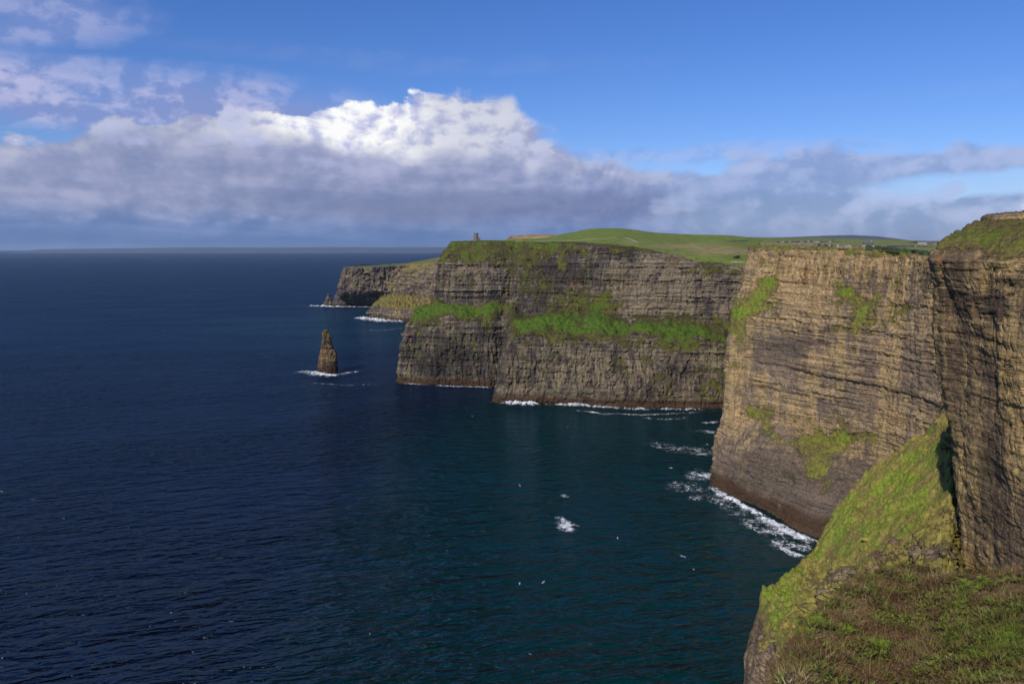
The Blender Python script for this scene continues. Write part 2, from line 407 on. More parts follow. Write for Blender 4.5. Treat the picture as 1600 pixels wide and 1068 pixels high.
    h = ((s2*1.0+sb*1.6+sb2*.6)*(1.0-calm*.6)+vs*0.4+vv_*calm*.8+fn*1.0+crack*0.12)*(1.0-gm*0.6)+gf*gm*1.2
    bump(t, b, h, 1.1*ls)
    return m
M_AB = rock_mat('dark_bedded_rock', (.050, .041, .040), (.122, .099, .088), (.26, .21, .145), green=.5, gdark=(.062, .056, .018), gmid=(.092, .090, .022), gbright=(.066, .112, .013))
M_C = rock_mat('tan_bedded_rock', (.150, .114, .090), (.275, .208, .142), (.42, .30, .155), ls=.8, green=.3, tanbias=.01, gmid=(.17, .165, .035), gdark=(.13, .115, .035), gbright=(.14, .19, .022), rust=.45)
M_D = rock_mat('near_weathered_rock', (.128, .090, .060), (.235, .168, .100), (.40, .285, .13), ls=.34, wet=False, green=.3, tanbias=.01, gmid=(.15, .135, .035), gdark=(.12, .095, .04), gbright=(.11, .14, .025))
M_E = rock_mat('steep_turf', (.12, .085, .06), (.21, .15, .10), (.34, .26, .16), ls=.22, wet=False, gdark=(.21, .17, .055), gmid=(.28, .24, .06), gbright=(.18, .24, .03), gthr=.42)
M_G = rock_mat('far_columnar_rock', (.080, .062, .070), (.17, .14, .12), (.32, .25, .14), ls=1.4, green=.4, gmid=(.19, .165, .045), gdark=(.20, .15, .05), gbright=(.12, .15, .028))

# ------------------------------------------------------------------ sea
def sea_mat():
    m = bpy.data.materials.new('sea_water'); m.use_nodes = True; t = m.node_tree; t.nodes.clear(); p = wpos(t)
    sp = new(t, 'SeparateXYZ'); t.links.new(p.s, sp.inputs[0])
    X, Y = E(t, sp.outputs[0]), E(t, sp.outputs[1])
    big = noise(t, p, 1, 5, .55, 0.5, (.0018, .0032, 0))
    # the sheltered bay is greener than the open sea, the shallows off the far slope paler
    bx = (X-100.0)/215.0; by = (Y-600.0)/470.0
    bay = (bx*bx+by*by+(big-.5)*1.3).step(.15, 1.6, 1.0, 0.0)
    cx = (X+330.0)/500.0; cy = (Y-1950.0)/520.0
    shal = (cx*cx+cy*cy+(big-.5)*1.4).step(.1, 1.3, 1.0, 0.0)
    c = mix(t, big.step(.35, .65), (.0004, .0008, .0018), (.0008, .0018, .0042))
    c = mix(t, Y.step(350, 1900).pw(.8), c, (.0050, .0200, .050))  # far water brightened in its colour, making up for the reduced sky reflection
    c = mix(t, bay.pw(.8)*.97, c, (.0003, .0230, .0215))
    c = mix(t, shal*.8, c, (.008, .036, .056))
    rot = new(t, 'Mapping'); rot.inputs['Rotation'].default_value = (0, 0, R(-14)); t.links.new(p.s, rot.inputs['Vector'])
    q = E(t, rot.outputs[0])
    sw = noise(t, q, 1, 3, .5, .4, (.022, .06, 0))
    ch3 = noise(t, q, 1, 1.5, .5, .9, (.045, .12, 0))
    ch = noise(t, q, 1, 2.5, .55, .7, (.10, .26, 0))
    ch2 = noise(t, q, 1, 2, .6, .3, (.45, .9, 0))
    gust = noise(t, q, 1, 4, .5, .5, (.003, .009, 0)).step(.3, .7, .6, 1.3)
    h = sw*7.0+(ch3*7.6+ch*4.2+ch2*.35)*gust
    bp = new(t, 'Bump'); bp.inputs['Distance'].default_value = 1.0; t.links.new(h.s, bp.inputs['Height'])
    df = new(t, 'BsdfDiffuse'); t.links.new(c.s, df.inputs[0]); t.links.new(bp.outputs[0], df.inputs['Normal'])
    gl = new(t, 'BsdfGlossy'); gl.inputs[0].default_value = (.46, .58, .66, 1); gl.inputs['Roughness'].default_value = .10; t.links.new(bp.outputs[0], gl.inputs['Normal'])
    fr = new(t, 'Fresnel'); fr.inputs['IOR'].default_value = 1.33; t.links.new(bp.outputs[0], fr.inputs['Normal'])
    fc = E(t, fr.outputs[0])*.23
    mx = new(t, 'MixShader'); t.links.new(fc.s, mx.inputs[0]); t.links.new(df.outputs[0], mx.inputs[1]); t.links.new(gl.outputs[0], mx.inputs[2])
    o = new(t, 'OutputMaterial'); t.links.new(mx.outputs[0], o.inputs[0])
    return m
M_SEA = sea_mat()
rr = np.concatenate([[0], np.geomspace(40, 70000, 90)]); th = np.linspace(0, 2*math.pi, 145)
SX = rr[:, None]*np.sin(th)[None]; SY = rr[:, None]*np.cos(th)[None]
sea = mesh_obj('sea', np.stack([SX, SY, np.zeros_like(SX)], -1), grid_faces(len(rr), len(th))[:, ::-1], M_SEA)
tag(sea, 'dark blue rippled ocean below the cliffs', kind='structure')

# ------------------------------------------------------------------ cliffs
# control columns: each a list of rows (x, y, z, grass)
def col(base, rows):
    """base (px,py) on the water; rows (px,py,D,grass)"""
    b = P0(*base)
    c = [(b[0], b[1]-3, -8.0, 0.0), (b[0], b[1], 0.0, 0.0)]
    for r in rows: c.append((*P(*r[:3]), r[3]))
    return c
def colw(x, y, rows):                   # hidden columns given in metres
    c = [(x, y, -8.0, 0), (x, y, 0, 0)]
    for dx, dy, z, g in rows: c.append((x+dx, y+dy, z, g))
    return c
def T(cols): return [list(r) for r in zip(*cols)]

# headland with the watch tower and the wide terraced face beside it
far = lambda px, py, D: (px, py, D, .8)
AB = [
 colw(-60, 1700, [(10, 0, 85, .3), (30, 0, 100, .9), (35, 0, 110, .1), (40, 0, 150, .2), (60, 0, 185, .5), (75, 0, 198, .8), (110, 0, 200, .8), (160, 0, 200, .8), (600, 900, 200, .8), (1500, 3500, 200, .8)]),
 colw(-128, 1230, [(8, 0, 85, .3), (25, 0, 104, .9), (33, 0, 112, .1), (45, 0, 150, .2), (62, 0, 185, .5), (80, 0, 200, .8), (130, 40, 201, .8), (200, 120, 203, .8), (500, 900, 200, .8), (1600, 3800, 200, .8)]),
 col((621, 597), [(633, 512, 1106, .35), (652, 481, 1132, .95), (675, 470, 1150, .1), (681, 420, 1158, .2), (687, 402, 1163, .45), (704, 379.5, 1172, .8), (712, 377.5, 1230, .8), (720, 377, 1330, .8), (725, 380, 2400, .8), (735, 384, 5000, .8)]),
 col((650, 600), [(655, 505, 1100, .5), (668, 476, 1128, 1.0), (690, 472, 1142, .15), (693, 430, 1146, .2), (698, 402, 1150, .5), (715, 378, 1162, .85), (722, 376.5, 1225, .8), (730, 376.5, 1330, .8), (735, 380, 2400, .8), (745, 384, 5000, .8)]),
 col((705, 602), [(708, 500, 1088, .5), (712, 478, 1118, 1.05), (718, 473, 1128, .15), (722, 425, 1133, .2), (726, 402, 1138, .5), (735, 377.5, 1152, .9), (740, 375.5, 1220, .8), (748, 375, 1330, .8), (758, 379, 2400, .8), (770, 384, 5000, .8)]),
 col((762, 604), [(768, 500, 1082, .5), (765, 478, 1105, 1.0), (768, 473, 1115, .15), (772, 425, 1120, .25), (775, 404, 1126, .5), (783, 378, 1142, .9), (785, 375.5, 1200, .8), (790, 375, 1330, .8), (800, 378, 2400, .8), (810, 383, 5000, .8)]),
 col((784, 604), [(792, 505, 1092, .2), (794, 480, 1112, .4), (797, 473, 1120, .1), (800, 425, 1124, .25), (803, 406, 1128, .5), (812, 378, 1142, .9), (814, 375.5, 1190, .8), (822, 372, 1330, .8), (835, 377, 2400, .8), (850, 383, 5000, .8)]),
 col((770, 627), [(795, 520, 985, .4), (808, 500, 1010, .9), (815, 490, 1092, .1), (822, 425, 1102, .25), (825, 404, 1106, .45), (832, 379, 1120, .9), (840, 375.5, 1180, .8), (850, 369.5, 1330, .85), (870, 376, 2400, .8), (890, 383, 5000, .8)]),
 col((815, 630), [(822, 523, 972, .45), (838, 500, 1005, 1.0), (850, 490, 1072, .35), (855, 430, 1084, .25), (858, 410, 1088, .4), (864, 380, 1100, .9), (872, 376, 1160, .85), (885, 364, 1330, .9), (900, 374, 2400, .8), (930, 383, 5000, .8)]),
 col((870, 631), [(872, 524, 962, .5), (880, 500, 1000, 1.05), (890, 488, 1050, .55), (895, 430, 1058, .15), (898, 405, 1062, .3), (902, 381, 1072, .6), (910, 376.5, 1140, .85), (925, 356.5, 1330, .95), (945, 370, 2400, .8), (970, 383, 5000, .8)]),
 col((930, 635), [(932, 528, 955, .5), (935, 504, 990, 1.05), (940, 487, 1035, .75), (945, 440, 1042, .1), (948, 412, 1046, .1), (952, 387, 1055, .4), (958, 377.5, 1110, .9), (972, 356, 1330, .95), (995, 370, 2400, .8), (1030, 383, 5000, .8)]),
 col((995, 637), [(995, 530, 948, .5), (995, 512, 985, 1.0), (998, 498, 1020, .4), (1000, 450, 1026, .1), (1002, 418, 1030, .1), (1005, 394, 1038, .3), (1012, 384, 1090, .85), (1026, 363, 1330, .9), (1040, 368, 2400, .8), (1080, 382, 5000, .8)]),
 col((1060, 638), [(1058, 534, 940, .55), (1058, 515, 975, 1.05), (1060, 497, 1005, .7), (1062, 455, 1010, .1), (1064, 430, 1014, .1), (1066, 411, 1022, .25), (1072, 398, 1080, .9), (1082, 366, 1330, .85), (1095, 368, 2400, .8), (1130, 381, 5000, .8)]),
 col((1125, 638), [(1120, 538, 932, .55), (1120, 528, 960, 1.0), (1122, 515, 985, .5), (1124, 470, 990, .1), (1126, 440, 993, .1), (1128, 419, 1000, .3), (1135, 404, 1060, .9), (1142, 367.5, 1330, .8), (1150, 370, 2400, .7), (1180, 379, 5000, .7)]),
 col((1190, 640), [(1190, 545, 925, .55), (1190, 535, 950, 1.0), (1190, 522, 968, .3), (1192, 470, 972, .1), (1193, 445, 975, .1), (1195, 424, 982, .5), (1200, 412, 1040, .95), (1210, 376, 1500, .75), (1210, 371, 2400, .7), (1230, 376, 5000, .7)]),
 col((1290, 640), [(1290, 548, 920, .5), (1290, 540, 940, .5), (1290, 530, 950, .3), (1290, 470, 955, .1), (1290, 445, 960, .1), (1290, 425, 965, .5), (1290, 410, 1040, .95), (1290, 383, 1500, .75), (1300, 374, 2400, .7), (1320, 375, 5000, .7)]),
]
paintAB = [(905, 508, 10, 5, -.6), (1000, 520, 14, 6, -.6), (1022, 527, 10, 5, -.6), (985, 503, 5, 10, -.7), (1045, 508, 12, 5, -.4), (860, 512, 8, 4, -.5), (700, 496, 10, 8, -.4), (750, 498, 6, 6, -.4), (1090, 528, 10, 5, -.5), (940, 478, 40, 8, .15), (1060, 480, 60, 10, -.3), (850, 470, 40, 10, -.2), (880, 545, 90, 8, -.3), (1050, 552, 80, 7, -.3), (700, 515, 60, 7, -.3),
           (720, 488, 60, 9, .5), (655, 490, 20, 14, .4), (950, 510, 90, 14, .35), (1060, 518, 60, 14, .35), (830, 510, 30, 10, .4),
           (735, 400, 70, 14, .25), (820, 450, 40, 50, .28), (880, 465, 40, 25, .25), (1030, 600, 30, 16, .5), (1110, 605, 25, 25, .5), (1110, 425, 60, 10, .3), (1000, 388, 50, 8, .3)]
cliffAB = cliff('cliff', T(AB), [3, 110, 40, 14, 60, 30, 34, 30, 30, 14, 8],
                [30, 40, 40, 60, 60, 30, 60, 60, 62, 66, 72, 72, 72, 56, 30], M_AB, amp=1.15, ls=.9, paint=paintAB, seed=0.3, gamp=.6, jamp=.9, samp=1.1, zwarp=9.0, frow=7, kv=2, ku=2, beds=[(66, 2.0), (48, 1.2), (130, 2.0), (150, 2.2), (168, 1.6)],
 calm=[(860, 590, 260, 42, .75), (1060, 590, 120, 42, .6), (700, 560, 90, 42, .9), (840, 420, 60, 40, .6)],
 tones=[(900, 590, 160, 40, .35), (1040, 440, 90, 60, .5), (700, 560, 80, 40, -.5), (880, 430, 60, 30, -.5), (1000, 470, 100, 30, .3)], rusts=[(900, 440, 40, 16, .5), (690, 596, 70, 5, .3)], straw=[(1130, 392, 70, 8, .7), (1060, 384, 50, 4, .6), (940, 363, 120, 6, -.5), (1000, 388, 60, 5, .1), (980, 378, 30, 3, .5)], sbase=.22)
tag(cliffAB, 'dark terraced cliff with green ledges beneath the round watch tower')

# bulging sunlit face on the right
fl = .75
C = [
 colw(380, 905, [(6, 0, 35, 0), (10, 0, 50, .3), (12, 0, 105, .1), (14, 0, 125, .3), (20, 0, 150, .1), (24, 0, 165, .3), (60, 60, 170, .8), (200, 400, 190, .8), (900, 1500, 215, .8), (2500, 4500, 240, .7)]),
 colw(285, 845, [(8, -3, 35, 0), (14, -5, 52, .3), (20, -8, 105, .1), (24, -10, 125, .3), (45, -14, 150, .1), (55, -14, 178, .3), (80, 50, 183, .8), (250, 400, 192, .8), (900, 1500, 215, .8), (2500, 4600, 240, .7)]),
 colw(222, 745, [(7, -5, 35, 0), (12, -8, 54, .2), (18, -10, 105, .1), (22, -12, 125, .4), (40, -14, 150, .1), (52, -14, 188, .3), (80, 40, 190, .8), (280, 400, 194, .8), (900, 1600, 215, .8), (2500, 4700, 240, .7)]),
 col((1112, 752), [(1119, 690, 640, .05), (1125, 645, 647, .1), (1136, 540, 655, .1), (1142, 487, 668, .8), (1158, 440, 680, .25), (1167, 387, 685, .4), (1190, 383, 760, .7), (1185, 379, 1100, .7), (1200, 375, 2200, .6), (1240, 372.5, 5000, .5)]),
 col((1140, 772), [(1150, 700, 601, .05), (1170, 648, 622, .45), (1180, 560, 630, .05), (1186, 500, 636, .35), (1200, 440, 643, .35), (1215, 386, 648, .3), (1225, 382.5, 700, .7), (1240, 379, 1100, .7), (1260, 374.5, 2200, .6), (1290, 372, 5000, .5)]),
 col((1185, 795), [(1199, 722, 568, .05), (1236, 662, 592, .45), (1242, 580, 597, .0), (1247, 515, 600, .15), (1258, 450, 604, .1), (1270, 386.5, 608, .2), (1280, 383, 680, .7), (1300, 380, 1100, .7), (1320, 376, 2200, .6), (1350, 373.5, 5000, .5)]),
 col((1235, 820), [(1256, 752, 536, .05), (1306, 690, 562, .5), (1306, 600, 565, .0), (1308, 530, 568, .3), (1316, 460, 571, .35), (1325, 388, 575, .25), (1335, 384, 650, .7), (1355, 382, 1100, .7), (1380, 378, 2200, .6), (1410, 375, 5000, .4)]),
 col((1280, 843), [(1306, 785, 510, .05), (1368, 712, 536, .4), (1370, 620, 538, .0), (1370, 545, 541, .2), (1377, 470, 544, .25), (1385, 392, 547, .25), (1395, 388, 640, .7), (1410, 384, 1100, .7), (1430, 379, 2200, .6), (1460, 376.5, 5000, .35)]),
 col((1350, 880), [(1375, 810, 470, .05), (1430, 735, 498, .4), (1434, 650, 500, .05), (1434, 560, 503, .1), (1436, 480, 506, .3), (1442, 398, 509, .25), (1450, 392, 620, .7), (1465, 387, 1100, .7), (1490, 381, 2200, .6), (1520, 377, 5000, .35)]),
 col((1440, 920), [(1460, 850, 436, .05), (1495, 760, 464, .4), (1498, 660, 466, .05), (1498, 570, 469, .1), (1500, 480, 472, .3), (1505, 402, 475, .25), (1515, 395, 600, .7), (1530, 389, 1100, .7), (1550, 382, 2200, .6), (1600, 377, 5000, .35)]),
 col((1620, 960), [(1640, 880, 388, .0), (1660, 790, 405, .3), (1665, 660, 408, .05), (1668, 570, 410, .1), (1672, 480, 413, .3), (1678, 402, 416, .25), (1685, 394, 600, .7), (1700, 389, 1100, .7), (1740, 382, 2200, .6), (1800, 377, 5000, .35)]),
]
paintC = [(1205, 445, 14, 14, .75), (1190, 470, 18, 20, .4), (1155, 488, 22, 9, .5), (1322, 457, 16, 9, .75), (1350, 485, 24, 30, .42), (1410, 485, 18, 12, .4),
          (1180, 645, 22, 10, .45), (1200, 670, 14, 26, .2), (1275, 700, 40, 20, .5), (1335, 682, 40, 8, .5), (1272, 735, 20, 18, .5), (1290, 765, 20, 16, .5), (1225, 658, 20, 6, -.4), (1215, 690, 20, 14, .25), (1350, 500, 40, 40, .2), (1240, 470, 60, 30, .12), (1150, 560, 20, 40, .3),
          (1250, 415, 26, 22, -.3), (1240, 600, 60, 50, -.3), (1370, 397, 90, 4, .45), (1230, 388, 80, 3, .5), (1310, 390, 60, 3, .45), (1150, 510, 14, 12, .4), (1350, 722, 34, 18, -.55)]
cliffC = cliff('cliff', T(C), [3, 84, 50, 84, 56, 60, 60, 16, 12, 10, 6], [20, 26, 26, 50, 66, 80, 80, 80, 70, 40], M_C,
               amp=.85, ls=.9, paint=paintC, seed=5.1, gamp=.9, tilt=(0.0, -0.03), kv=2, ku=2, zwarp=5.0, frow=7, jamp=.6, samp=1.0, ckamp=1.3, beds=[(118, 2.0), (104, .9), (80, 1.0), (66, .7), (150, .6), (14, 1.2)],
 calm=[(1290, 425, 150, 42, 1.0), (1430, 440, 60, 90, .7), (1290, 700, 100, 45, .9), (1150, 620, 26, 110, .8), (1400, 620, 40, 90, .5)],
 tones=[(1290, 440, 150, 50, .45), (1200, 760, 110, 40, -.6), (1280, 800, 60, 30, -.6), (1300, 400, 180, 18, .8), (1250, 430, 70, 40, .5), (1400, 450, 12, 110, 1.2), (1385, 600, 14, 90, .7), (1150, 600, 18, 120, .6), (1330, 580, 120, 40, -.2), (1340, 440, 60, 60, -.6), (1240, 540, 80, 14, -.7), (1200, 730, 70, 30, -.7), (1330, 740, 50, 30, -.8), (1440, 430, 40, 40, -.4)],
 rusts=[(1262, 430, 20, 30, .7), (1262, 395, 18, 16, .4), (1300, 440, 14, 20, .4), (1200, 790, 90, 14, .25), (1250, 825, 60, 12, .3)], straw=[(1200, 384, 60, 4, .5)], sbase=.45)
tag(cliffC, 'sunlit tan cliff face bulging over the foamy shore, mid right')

# far headlands
G = [
 colw(-560, 3400, [(10, 0, 40, 0), (20, 0, 90, 0), (25, 0, 120, .2), (60, 10, 122, .8), (400, 200, 125, .8)]),
 col((522, 474), [(532, 455, 2560, 0), (534, 430, 2570, 0), (538, 418, 2575, .3), (545, 416.5, 2660, .7), (640, 412, 3600, .8)]),
 col((545, 478), [(549, 455, 2470, 0), (549, 430, 2475, 0), (550, 418, 2480, .25), (560, 416.5, 2600, .7), (650, 411, 3600, .8)]),
 col((580, 479), [(584, 455, 2450, 0), (584, 430, 2455, 0), (584, 417, 2460, .25), (590, 415, 2600, .7), (670, 409, 3600, .8)]),
 col((612, 480), [(615, 455, 2430, 0), (615, 430, 2440, .1), (615, 415, 2450, .3), (618, 413, 2600, .7), (690, 407, 3600, .8)]),
 col((645, 484), [(645, 455, 2350, .1), (648, 430, 2380, .2), (648, 411, 2420, .5), (652, 408, 2600, 1.), (700, 404, 3600, .9)]),
 col((690, 490), [(690, 455, 2250, .2), (690, 425, 2300, .25), (690, 408, 2370, .6), (690, 401, 2600, 1.), (710, 399, 3600, .9)]),
 col((760, 492), [(760, 455, 2200, .5), (760, 420, 2250, .5), (760, 394, 2350, .6), (760, 392, 2600, 1.), (770, 391, 3600, .9)]),
]
cliffG = cliff('cliff', T(G), [2, 34, 34, 18, 8, 8], [20, 34, 46, 46, 46, 46, 20], M_G, amp=2.2, ls=1.4, jamp=2.2, samp=.1, frow=4, sbase=.05, kv=2, ku=2, seed=2.2, paint=[(640, 420, 20, 8, .3), (625, 455, 25, 10, .2)], gamp=.6)
tag(cliffG, 'farthest cliff headland of vertical dark columns, above the small pointed rocks')
Hh = [
 colw(-330, 2400, [(10, 0, 12, 0), (25, 0, 30, .8), (60, -5, 40, .5), (100, -5, 50, .4), (200, 0, 50, .4)]),
 col((572, 498), [(573, 488, 2085, .0), (584, 474, 2110, .9), (596, 466, 2150, .75), (606, 463, 2220, .4), (625, 462, 2300, .4)]),
 col((590, 500), [(591, 489, 2060, .0), (600, 475, 2090, .9), (612, 463, 2140, .7), (630, 455, 2200, .35), (650, 452, 2290, .3)]),
 col((615, 502), [(617, 491, 2040, .1), (618, 478, 2070, .9), (632, 461, 2130, .6), (650, 449, 2190, .3), (665, 443, 2280, .2)]),
 col((645, 502), [(647, 492, 2035, .1), (645, 480, 2065, .8), (652, 462, 2120, .45), (668, 446, 2180, .25), (680, 436, 2270, .2)]),
 col((720, 503), [(720, 492, 2030, .2), (720, 478, 2060, .7), (720, 460, 2110, .4), (720, 440, 2170, .3), (720, 425, 2260, .2)]),
]
cliffH = cliff('hill', T(Hh), [2, 14, 22, 20, 18, 16], [24, 24, 34, 38, 50], M_G, amp=1.6, ls=1.2, kv=2, ku=2, seed=8.2, gamp=2.5, zwarp=6)
tag(cliffH, 'olive green grassy slope with a dark rocky foot left of the tower headland')

# near cliff at the right edge
def colD(rows): return [(*P(*r[:3]), r[3]) for r in rows]
Dd = [
 colD([(1840, 1400, 200, 0), (1840, 900, 205, 0), (1840, 640, 210, .0), (1840, 520, 212, .0), (1840, 440, 215, .2), (1840, 390, 220, .6), (1840, 370, 235, .8), (1840, 352, 260, .8), (1850, 354, 500, .7)]),
 colD([(1620, 1400, 145, 0), (1615, 900, 146, 0), (1600, 640, 148, .0), (1590, 520, 149, .0), (1570, 440, 152, .2), (1565, 400, 156, .6), (1580, 376, 170, .8), (1620, 350, 200, .8), (1700, 355, 400, .7)]),
 colD([(1503, 1400, 116, 0), (1498, 900, 116, 0), (1487, 640, 117, .0), (1478, 520, 117.5, .0), (1474, 445, 118, .1), (1466, 404, 117, .35), (1472, 377, 124, .8), (1530, 347, 150, .8), (1640, 356, 340, .7)]),
 colD([(1525, 1400, 108, 0), (1520, 900, 108, 0), (1512, 640, 109, .0), (1505, 520, 110, .0), (1495, 450, 111, .05), (1490, 405, 111, .45), (1508, 371, 118, .85), (1555, 345, 140, .8), (1660, 356, 330, .7)]),
 colD([(1568, 1400, 99, 0), (1562, 900, 99, 0), (1558, 640, 100, .0), (1552, 520, 101, .0), (1545, 460, 102, .05), (1540, 408, 103, .5), (1553, 370, 110, .85), (1590, 344, 132, .8), (1700, 356, 320, .7)]),
 colD([(1615, 1400, 92, 0), (1610, 900, 92, 0), (1605, 640, 93, .0), (1600, 520, 94, .0), (1598, 460, 95, .1), (1595, 410, 96, .5), (1602, 368, 103, .8), (1640, 340, 124, .8), (1760, 355, 310, .7)]),
 colD([(1700, 1400, 84, 0), (1700, 900, 84, 0), (1690, 640, 85, .0), (1690, 520, 86, .0), (1690, 460, 87, .1), (1690, 405, 88, .5), (1690, 360, 95, .8), (1730, 334, 115, .8), (1860, 352, 300, .7)]),
 colD([(1950, 1400, 70, 0), (1950, 900, 70, 0), (1950, 640, 71, .0), (1950, 520, 72, .0), (1950, 460, 73, .1), (1950, 400, 74, .5), (1950, 355, 80, .8), (1990, 330, 100, .8), (2100, 350, 300, .7)]),
]
paintD = [(1580, 385, 40, 14, .2), (1520, 400, 24, 16, -.25), (1585, 445, 14, 20, .25), (1500, 375, 30, 8, .15)]
cliffD = cliff('cliff', T(Dd), [40, 170, 110, 70, 60, 50, 40, 16], [16, 30, 70, 90, 90, 90, 40], M_D, amp=.42, ls=.38, ckamp=1.5, paint=paintD, seed=3.4, gamp=.8, tilt=(.12, 0), kv=2, ku=2, zwarp=1.0, jamp=.6, samp=.6, beds=[(186, .2)],
 calm=[(1580, 620, 30, 160, .6), (1510, 780, 30, 100, .5)],
 tones=[(1520, 640, 14, 200, .5), (1575, 560, 20, 90, .9), (1590, 700, 16, 120, .8), (1500, 470, 30, 30, -.8), (1560, 480, 30, 30, -.6), (1545, 720, 20, 80, -.6), (1505, 750, 12, 60, .4), (1560, 410, 50, 14, .6)], rusts=[(1470, 405, 12, 10, .8), (1545, 440, 20, 12, .6), (1540, 520, 30, 10, .5), (1480, 490, 20, 16, .4)])
tag(cliffD, 'near brown weathered cliff with grass cap at the right edge')

# steep turf spur under it
Ee = [
 colD([(1560, 600, 260, .9), (1530, 620, 230, .9), (1500, 640, 200, .9), (1490, 655, 180, .9), (1520, 700, 165, .8), (1540, 780, 150, .6), (1560, 850, 140, .4), (1580, 950, 130, .4)][::-1]),
 colD([(1560, 640, 240, .9), (1475, 637, 190, .8), (1478, 660, 178, .75), (1482, 700, 160, .85), (1486, 760, 140, .9), (1488, 810, 124, .5), (1490, 860, 108, .6), (1500, 1000, 84, .5)][::-1]),
 colD([(1500, 720, 250, .9), (1440, 670, 192, .7), (1445, 700, 178, .95), (1446, 740, 160, .95), (1448, 790, 142, 1.0), (1448, 835, 124, .6), (1440, 880, 106, .55), (1440, 1010, 80, .6)][::-1]),
 colD([(1440, 800, 250, .8), (1370, 728, 190, .7), (1380, 755, 175, .9), (1388, 790, 158, .85), (1392, 830, 140, .9), (1396, 870, 121, .45), (1390, 910, 100, .65), (1380, 1020, 76, .7)][::-1]),
 colD([(1380, 900, 250, .6), (1305, 785, 184, .8), (1318, 815, 170, .95), (1325, 850, 153, .9), (1330, 880, 135, .6), (1335, 915, 116, .5), (1330, 950, 96, .5), (1330, 1060, 72, .7)][::-1]),
 colD([(1350, 1000, 250, .4), (1272, 850, 176, .8), (1280, 880, 162, .75), (1286, 910, 146, .6), (1290, 930, 130, .45), (1290, 955, 112, .6), (1285, 980, 94, .6), (1290, 1090, 70, .3)][::-1]),
 colD([(1300, 1100, 240, .1), (1232, 893, 166, .9), (1240, 915, 154, .9), (1246, 935, 140, .85), (1250, 960, 124, .85), (1250, 985, 108, .8), (1240, 1010, 92, .5), (1235, 1120, 72, .2)][::-1]),
 colD([(1260, 1200, 220, 0), (1189, 924, 156, .8), (1196, 945, 145, .9), (1204, 962, 132, .9), (1212, 985, 120, .85), (1218, 1005, 108, .6), (1215, 1030, 96, .3), (1205, 1130, 80, .0)][::-1]),
 colD([(1230, 1400, 200, 0), (1183, 960, 155, .25), (1186, 985, 144, .2), (1192, 1010, 131, .15), (1198, 1030, 119, .2), (1202, 1050, 107, .1), (1200, 1075, 96, .1), (1190, 1200, 82, .0)][::-1]),
 colD([(1230, 2600, 190, 0), (1172, 1060, 154, .1), (1174, 1090, 143, .1), (1178, 1120, 130, .1), (1180, 1150, 118, .1), (1180, 1180, 106, .1), (1180, 1250, 96, .1), (1170, 1500, 82, .0)][::-1]),
 colD([(1220, 3600, 170, 0), (1150, 1700, 148, .0), (1150, 1750, 138, .0), (1150, 1800, 126, .0), (1150, 1850, 116, .0), (1150, 1900, 104, .0), (1150, 2000, 94, .0), (1140, 2400, 82, .0)][::-1]),
]
paintE = [(1315, 898, 16, 9, -.35), (1375, 868, 16, 8, -.35), (1450, 862, 30, 12, -.45), (1395, 845, 12, 6, -.35), (1270, 905, 18, 14, -.3), (1480, 700, 8, 20, -.3), (1470, 660, 8, 10, -.3)]
spur = cliff('hillside', T(Ee)[::-1], [20, 40, 40, 44, 44, 40, 34], [20, 60, 80, 90, 60, 60, 60, 60, 90, 30], M_E, amp=.8, ls=.3, zwarp=2.6, kv=5, ku=5, paint=paintE, seed=6.3, gamp=1.3)
tag(spur, 'steep yellow green turf slope below the near cliff')

# ------------------------------------------------------------------ placing things on the ground
def hit(px, py, obs):
    bpy.context.view_layer.update()
    o = Vector((0, 0, CAMZ)); d = (Vector(P(px, py, 100.0))-o).normalized(); best = None
    for ob in obs:
        ok, loc, nrm, _ = ob.ray_cast(o, d)
        if ok and (best is None or (loc-o).length < (best-o).length): best = loc
    return best

# bank of earth above the near cliff
def bank_cols():
    r = []
    for px, D in ((1533, 230), (1535, 212), (1537, 205), (1560, 196), (1600, 188), (1680, 175), (1800, 160)):
        k = 0 if px > 1536 else (6 if px < 1534 else 2)
        r.append([(*P(px, 360, D-6), .3), (*P(px+1, 350+k*.3, D), .1), (*P(px+2, 338+k-(px-1535)*.09, D+2), .15), (*P(px+3, 336+k-(px-1535)*.11, D+6), .6), (*P(px+25, 338+k, D+60), .7)])
    return r
bank = cliff('hillside', T(bank_cols()), [10, 24, 10, 12], [10, 14, 24, 30, 40, 20], M_D, amp=.5, ls=.3, seed=1.7, gamp=.6)
tag(bank, 'brown earth bank on top of the near cliff, top right corner')
# quarry-like stone bank behind the tower
sb = []
for px, top in ((788, 376.5), (797, 369), (815, 367), (840, 366.5), (862, 366.5), (874, 367.5), (885, 370)):
    sb.append([(*P(px, 380, 1262), .2), (*P(px, 376.5, 1268), .1), (*P(px, (top+376)/2, 1274), .1), (*P(px, top, 1282), .4), (*P(px+3, top, 1310), .8), (*P(px+4, 377, 1400), .8)])
sbank = cliff('quarry_bank', T(sb), [5, 8, 8, 5, 5], [14, 20, 24, 24, 14, 10], M_C, amp=.9, ls=.8, kv=1, ku=1, seed=9.7)
tag(sbank, 'low pale stone bank on the skyline behind the round watch tower')

